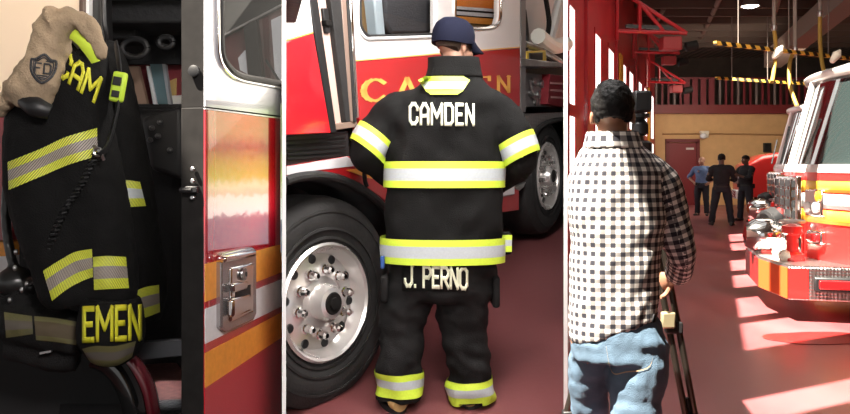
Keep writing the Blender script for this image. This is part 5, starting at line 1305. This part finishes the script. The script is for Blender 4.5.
    m.tube([P(102, 59, 2.33), P(98, 44, 2.315), P(89, 28, 2.305), P(74, 18, 2.31), P(56, 24, 2.31)], [.014, .020, .025, .034, .055], 18, k=6)
    m.loft(smooth_rings([ringpx(py, l, r, 2.32, b, tilt=ti) for py, l, r, b, ti in ((11, 52, 84, .025, 0), (18, 42, 84, .045, 0), (30, 35, 70, .055, .0), (48, 29, 65, .06, 0), (68, 20, 62, .06, 0), (86, 11, 57, .058, -.1), (98, 6, 53, .05, -.18), (107, 6, 50, .03, -.2))], 4))
    m.tube([P(14, 84, 2.33), P(6, 100, 2.34), P(-6, 110, 2.36)], [.03, .035, .03], 12)
    hm = fuse(m, .008, 3, lambda c, n: c+n*(.014*noise.noise(V((c.x*14+c.z*6, c.y*8, c.z*7)))+.009*noise.noise(V((c.x*34+c.z*16, c.y*10, c.z*20)))+.004*noise.noise(c*60))); ho = obj('hood_cloth', hm, tan, h); hb = hm.bvh()
    hd_ = lambda x, y, off=.003: (cast(hb, x, y, off) or A(x, y, 2.25))
    obj('hood_lining', MB().tube([P(22, 99, 2.30), P(36, 107, 2.28), P(50, 112, 2.29)], [.02, .03, .022], 12), black, ho)
    # shield emblem
    def S(u, v): return hd_(43+u*13+v*1.5, 68.5-v*14.5+u*1.5, .003)
    out = [(-.95, .55), (-.55, .62), (0, .95), (.55, .62), (.95, .55), (.92, -.1), (.6, -.62), (0, -.98), (-.6, -.62), (-.92, -.1)]
    def loop(k, th):
        mb = MB(); pts, _ = catmull([V((x*k, y*k, 0)) for x, y in out+[out[0]]], 4)
        for a, b in zip(pts[:-1], pts[1:]):
            d = (b-a).normalized(); n = V((-d.y, d.x, 0))*th; a2, b2_ = a-d*th*.4, b+d*th*.4
            mb.face([S(*(a2+n)[:2]), S(*(b2_+n)[:2]), S(*(b2_-n)[:2]), S(*(a2-n)[:2])])
        return mb
    em = loop(1, .09); em.add(loop(.80, .04))
    mb, tot = write('FD', lambda u, v: S(-.62+u*.85, -.32+v*.66), thick=.16, gap=.3); em.add(mb)
    for u0, u1, v in ((-.6, .6, .52), (-.4, .4, -.5), (-.25, .25, -.64)):
        em.face([S(u0, v-.05), S(u1, v-.05), S(u1, v+.05), S(u0, v+.05)])
    obj('shield_emblem', em, ink, ho, solid=.0015, label='dark shield emblem')
gear()
# ------------------------------------------------------------------ partition between left and middle bays with an added glowing card for the door's reflection
def divider():
    Y0, Y1 = 2.0, 3.5; hw = 2/F*Y0; k = (284-CX)/F; d = V((k, 1, 0)).normalized(); n = V((d.y, -d.x, 0))
    p0, p1 = V((k*Y0, Y0, 0)), V((k*Y1, Y1, 0))
    struct('wall_left_middle', MB().prism([p0-n*hw, p0+n*hw, p1+n*hw, p1-n*hw], (0, 0, 2.02)), wallwhite)
    q = lambda Y, z: V((k*Y, Y, z))-n*(hw+.0005)
    wn = struct('window_9', MB().prism([q(2.095, 1.21), q(2.365, 1.21), q(2.365, 1.625), q(2.095, 1.625)], -n*.0015), black)  # backing of the added card, opens on nothing
    obj('pane', MB().prism([v-n*.0016 for v in (q(2.105, 1.22), q(2.335, 1.22), q(2.335, 1.612), q(2.105, 1.612))], -n*.001), outdoor(), wn)  # added glowing face, mirrored by the door as a sunny road
divider()
# ------------------------------------------------------------------ added fill lights
sl = bpy.data.lights.new('bay_fill_spot', 'SPOT'); sl.energy = 205; sl.spot_size = math.radians(58); sl.spot_blend = .45; sl.shadow_soft_size = .25; sl.color = (1, .96, .90)  # added fill for the firefighter and the truck behind
area('bay_fill_area', (.42, 3.3, 3.0), (-.25, 4.9, 1.3), .7, 75, (1, .96, .92))  # added fill on the truck's side
pl5 = bpy.data.lights.new('cab_floor_fill', 'SPOT'); pl5.spot_size = math.radians(75); pl5.spot_blend = .5; pl5.energy = 5; pl5.shadow_soft_size = .03; po5 = bpy.data.objects.new('cab_floor_fill', pl5); COL.objects.link(po5); po5.location = A(166, 300, 3.0)  # added fill to lift the dark cab floor
sl6 = bpy.data.lights.new('gear_fill_spot', 'SPOT'); sl6.energy = 60; sl6.spot_size = math.radians(36); sl6.spot_blend = .7; sl6.shadow_soft_size = .15; sl6.color = (1, .85, .68)  # added warm fill for the cream skin and hood
so6 = bpy.data.objects.new('gear_fill_spot', sl6); COL.objects.link(so6); so6.location = (-1.0, 1.5, 2.7); so6.rotation_euler = (V((-1.32, 2.75, 1.85))-V((-1.0, 1.5, 2.7))).to_track_quat('-Z', 'Y').to_euler()
sl3 = bpy.data.lights.new('door_fill_spot', 'SPOT'); sl3.energy = 290; sl3.spot_size = math.radians(50); sl3.spot_blend = .5; sl3.shadow_soft_size = .25; sl3.color = (1, .95, .92)  # added fill for the open door and partition edge
so3 = bpy.data.objects.new('door_fill_spot', sl3); COL.objects.link(so3); so3.location = (.5, -.2, 2.5); so3.rotation_euler = (V((-.68, 2.3, 1.4))-V((.5, -.2, 2.5))).to_track_quat('-Z', 'Y').to_euler()
so2 = bpy.data.objects.new('bay_fill_spot', sl); COL.objects.link(so2); so2.location = (-.15, 2.1, 2.95); so2.rotation_euler = (V((.12, 4.6, .95))-V((-.15, 2.1, 2.95))).to_track_quat('-Z', 'Y').to_euler()
